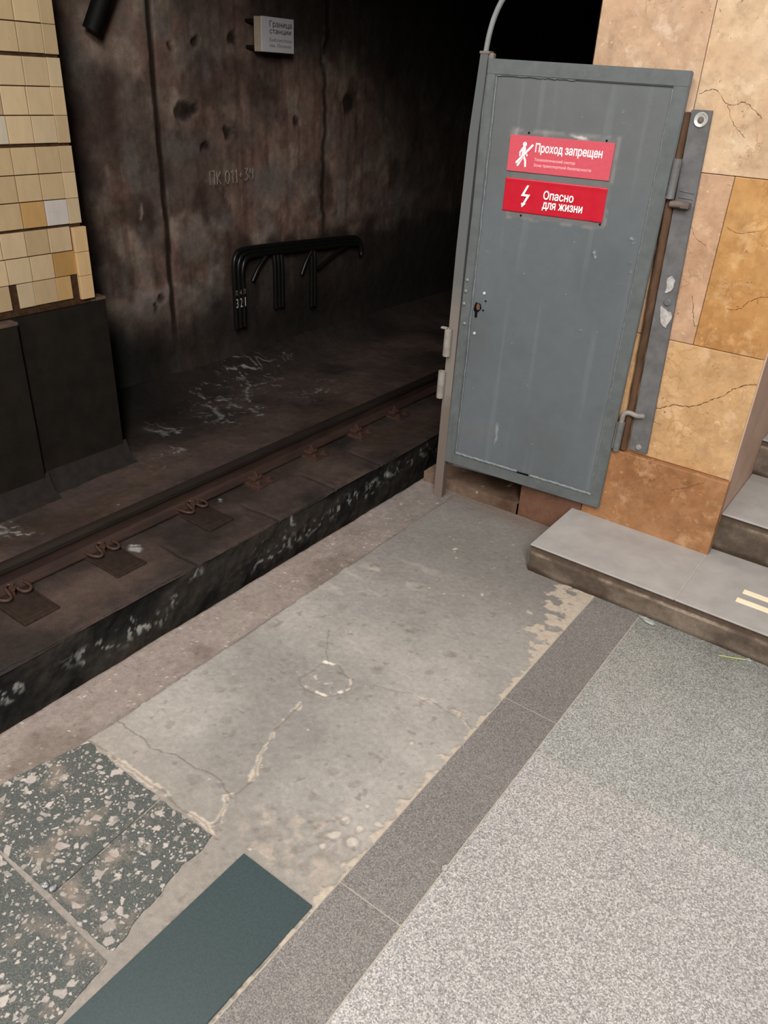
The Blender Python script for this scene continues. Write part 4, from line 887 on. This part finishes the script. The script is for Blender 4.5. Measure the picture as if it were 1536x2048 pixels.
prism(bm, [(.1975, 1.187), (.206, 1.1872), (.1905, 1.158), (.1845, 1.161)], O, U, Vv, N, .0006)
prism(bm, [(.1785, 1.160), (.1955, 1.160), (.182, 1.146)], O, U, Vv, N, .0008); bmesh.ops.triangulate(bm, faces=[f for f in bm.faces if len(f.verts) > 4]); mesh_obj('lightning_arrow', bm, M['white'], sg2)

# sign on the tunnel wall (faces +x)
ts = thing('station_sign', 'small white box sign with dark text high on the tunnel wall', 'sign', (-3.9, 5.445, 1.634))
bm = bmesh.new(); box(bm, (.095, 0, 0), (.178, .395, .252), .004); mesh_obj('box', bm, M['sign_side'], ts)
bm = bmesh.new(); box(bm, (.1775, 0.002, .002), (.182, .396, .254), .004); mesh_obj('face_plate', bm, M['sign_white'], ts)
for yy in (.03, .36):
    for z_ in (.03, .22):
        bm = bmesh.new(); tube(bm, [(-.04, yy, z_), (.1, yy, z_)], .016, 10); mesh_obj('standoff', bm, M['dark_iron'], ts)
RS = (math.pi/2, 0, math.pi/2)
text_on('lettering', 'Граница', ts, (.1822, .098, .172), .272, .056, M['ink'], .006, RS)
text_on('lettering', 'станции', ts, (.1822, .098, .128), .264, .038, M['ink'], .006, RS)
text_on('lettering', 'Библиотека', ts, (.1822, .098, .078), .268, .026, M['ink_soft'], .0, RS)
text_on('lettering', 'им. Ленина', ts, (.1822, .098, .038), .258, .026, M['ink_soft'], .0, RS)
bm = bmesh.new()
def stroke(pts, w_=.0036):
    P = [Vector((-3.850, 4.915+p[0]*.1, .617+p[1]*.1)) for p in pts]
    tube(bm, [(p.x, p.y+random.uniform(-.002, .002), p.z) for p in smooth_path(P, 3)], w_, 6)
for pts in ([(0, 0), (0, 1.08)], [(0, 1.08), (.5, 1.1)], [(.5, 1.1), (.52, 0)], [(.82, 0), (.8, 1.0)], [(1.2, .98), (.84, .5)], [(.84, .5), (1.22, 0)],
            [(2.0, 1.05), (1.8, .8), (1.8, .2), (2.05, -.02), (2.22, .3), (2.22, .8), (2.0, 1.05)], [(2.5, .85), (2.66, 1.08)], [(2.66, 1.08), (2.66, 0)], [(2.98, .85), (3.14, 1.1)], [(3.14, 1.1), (3.14, 0)],
            [(3.46, .62), (3.8, .62)], [(3.63, .42), (3.63, .84)], [(4.1, 1.1), (4.5, 1.12)], [(4.5, 1.12), (4.25, .72)], [(4.25, .72), (4.52, .5), (4.4, .22), (4.1, .2)], [(4.85, 1.1), (4.8, .75), (5.1, .72)], [(5.12, 1.1), (5.12, .2)]): stroke(pts)
tag(mesh_obj('chalk_marking', bm, M['chalk'], wl), 'faint chalk survey mark')

# ================================================================ CABLES on the tunnel wall
def cable(pts, r, label, sub=8):
    bm = bmesh.new(); tube(bm, smooth_path(pts, sub), r, 12)
    return tag(mesh_obj('cable', bm, M['cable'], None, True), label, 'cable', 'black cables looping along the tunnel wall')
for i, nm in enumerate(('leftmost', 'middle', 'rightmost')):
    y0 = 5.098+.052*i; zt_ = .052-.034*i; x_ = -3.80
    c_ = cable([(x_, y0, -.66), (x_, y0, -.3), (x_, y0, zt_-.13), (x_, y0+.035, zt_-.035), (x_, y0+.12, zt_), (x_, y0+.4, zt_-.004), (x_, 6.2, zt_-.035), (x_, 6.78, zt_-.065), (x_+.01, 6.93+.02*i, zt_-.10), (x_+.02, 6.98+.0*i, zt_-.20)], .024,
               'black cable of the numbered group of three on the tunnel wall, %s upright' % nm)
    text_on('number_tag', '321'[i], c_, (x_+.0245, y0-(.005 if i == 2 else .012), -.46), .010 if i == 2 else .024, .085, M['white'], .0, RS)
    text_on('number_tag', 'П4П'[i], c_, (x_+.0245, y0-.012, -.345), .020, .045, M['chalk'], .0, RS)
for y0, n, zb, nm in ((5.66, 3, -.52, 'centre group under the run'), (6.20, 2, -.60, 'right group under the run')):
    for i in range(n):
        cable([(-3.82, y0+.05*i, zb-.05), (-3.82, y0+.05*i, -.2), (-3.83, y0+.05*i, -.08), (-3.84, y0+.05*i, -.02)], .023, 'short upright black cable, %s in the %s' % (('first', 'second', 'third')[i], nm), 4)
for y0, z0, y1, z1, lb in ((5.36, -.26, 5.55, -.03, 'thin diagonal black cable beside the numbered uprights'), (6.06, -.30, 6.22, -.05, 'thin diagonal black cable left of the right cable group'), (6.30, -.28, 6.80, -.08, 'thick diagonal black cable right of the right cable group')):
    cable([(-3.83, y0, z0), (-3.82, (y0+y1)/2-.02, (z0+z1)/2), (-3.81, y1, z1)], .020, lb, 5)
bm = bmesh.new(); P0, P1 = Vector((-3.80, 3.86, 1.68)), Vector((-3.74, 4.02, 2.02)); tube(bm, [P0, P1, P1+(P1-P0)], .062, 4)
tag(mesh_obj('cable_bracket', bm, M['dark_iron']), 'black slanting steel bracket at the top of the tunnel wall', 'bracket')

# ================================================================ LITTER
def crumple(name, loc, sx, sy_, sz, mat, label, cat, seed, rz=0):
    rr = random.Random(seed); bm = bmesh.new(); bmesh.ops.create_icosphere(bm, subdivisions=3, radius=1)
    for v in bm.verts:
        k = .72+.5*float(vn(v.co.x*3+seed, v.co.y*3+v.co.z*2, seed)); v.co = Vector((v.co.x*sx*k, v.co.y*sy_*k, (v.co.z+.9)*sz*k))
    o = mesh_obj(name, bm, mat); o.location = loc; o.rotation_euler = (0, 0, rz); return tag(o, label, cat)
crumple('paper_scrap', (1.133, 2.176, 0), .030, .011, .006, M['paper'], 'crumpled pale paper scrap at the foot of the bottom step', 'litter', 3, -.25)
crumple('pebble', (1.102, 1.001, .0004), .007, .008, .005, M['plaster'], 'white pebble on the seam between dark border and pale granite', 'pebble', 4)
crumple('foil_scrap', (.470, .447, .0026), .010, .006, .003, M['foil'], 'shiny foil scrap lying between the terrazzo slabs', 'litter', 5)
crumple('foil_scrap', (.489, .452, .0026), .006, .009, .003, M['foil'], 'smaller shiny foil flake right of the larger foil scrap on terrazzo', 'litter', 6)
bm = bmesh.new(); tube(bm, smooth_path([(1.367, 2.150, .0026), (1.405, 2.166, .0026), (1.440, 2.182, .003)], 5), .0022, 8)
tag(mesh_obj('straw', bm, M['straw']), 'lime green straw lying against the bottom step', 'litter')
crumple('cigarette_end', (1.448, 2.186, 0), .009, .006, .004, M['paper'], 'small pale butt at the end of the green straw', 'litter', 8)
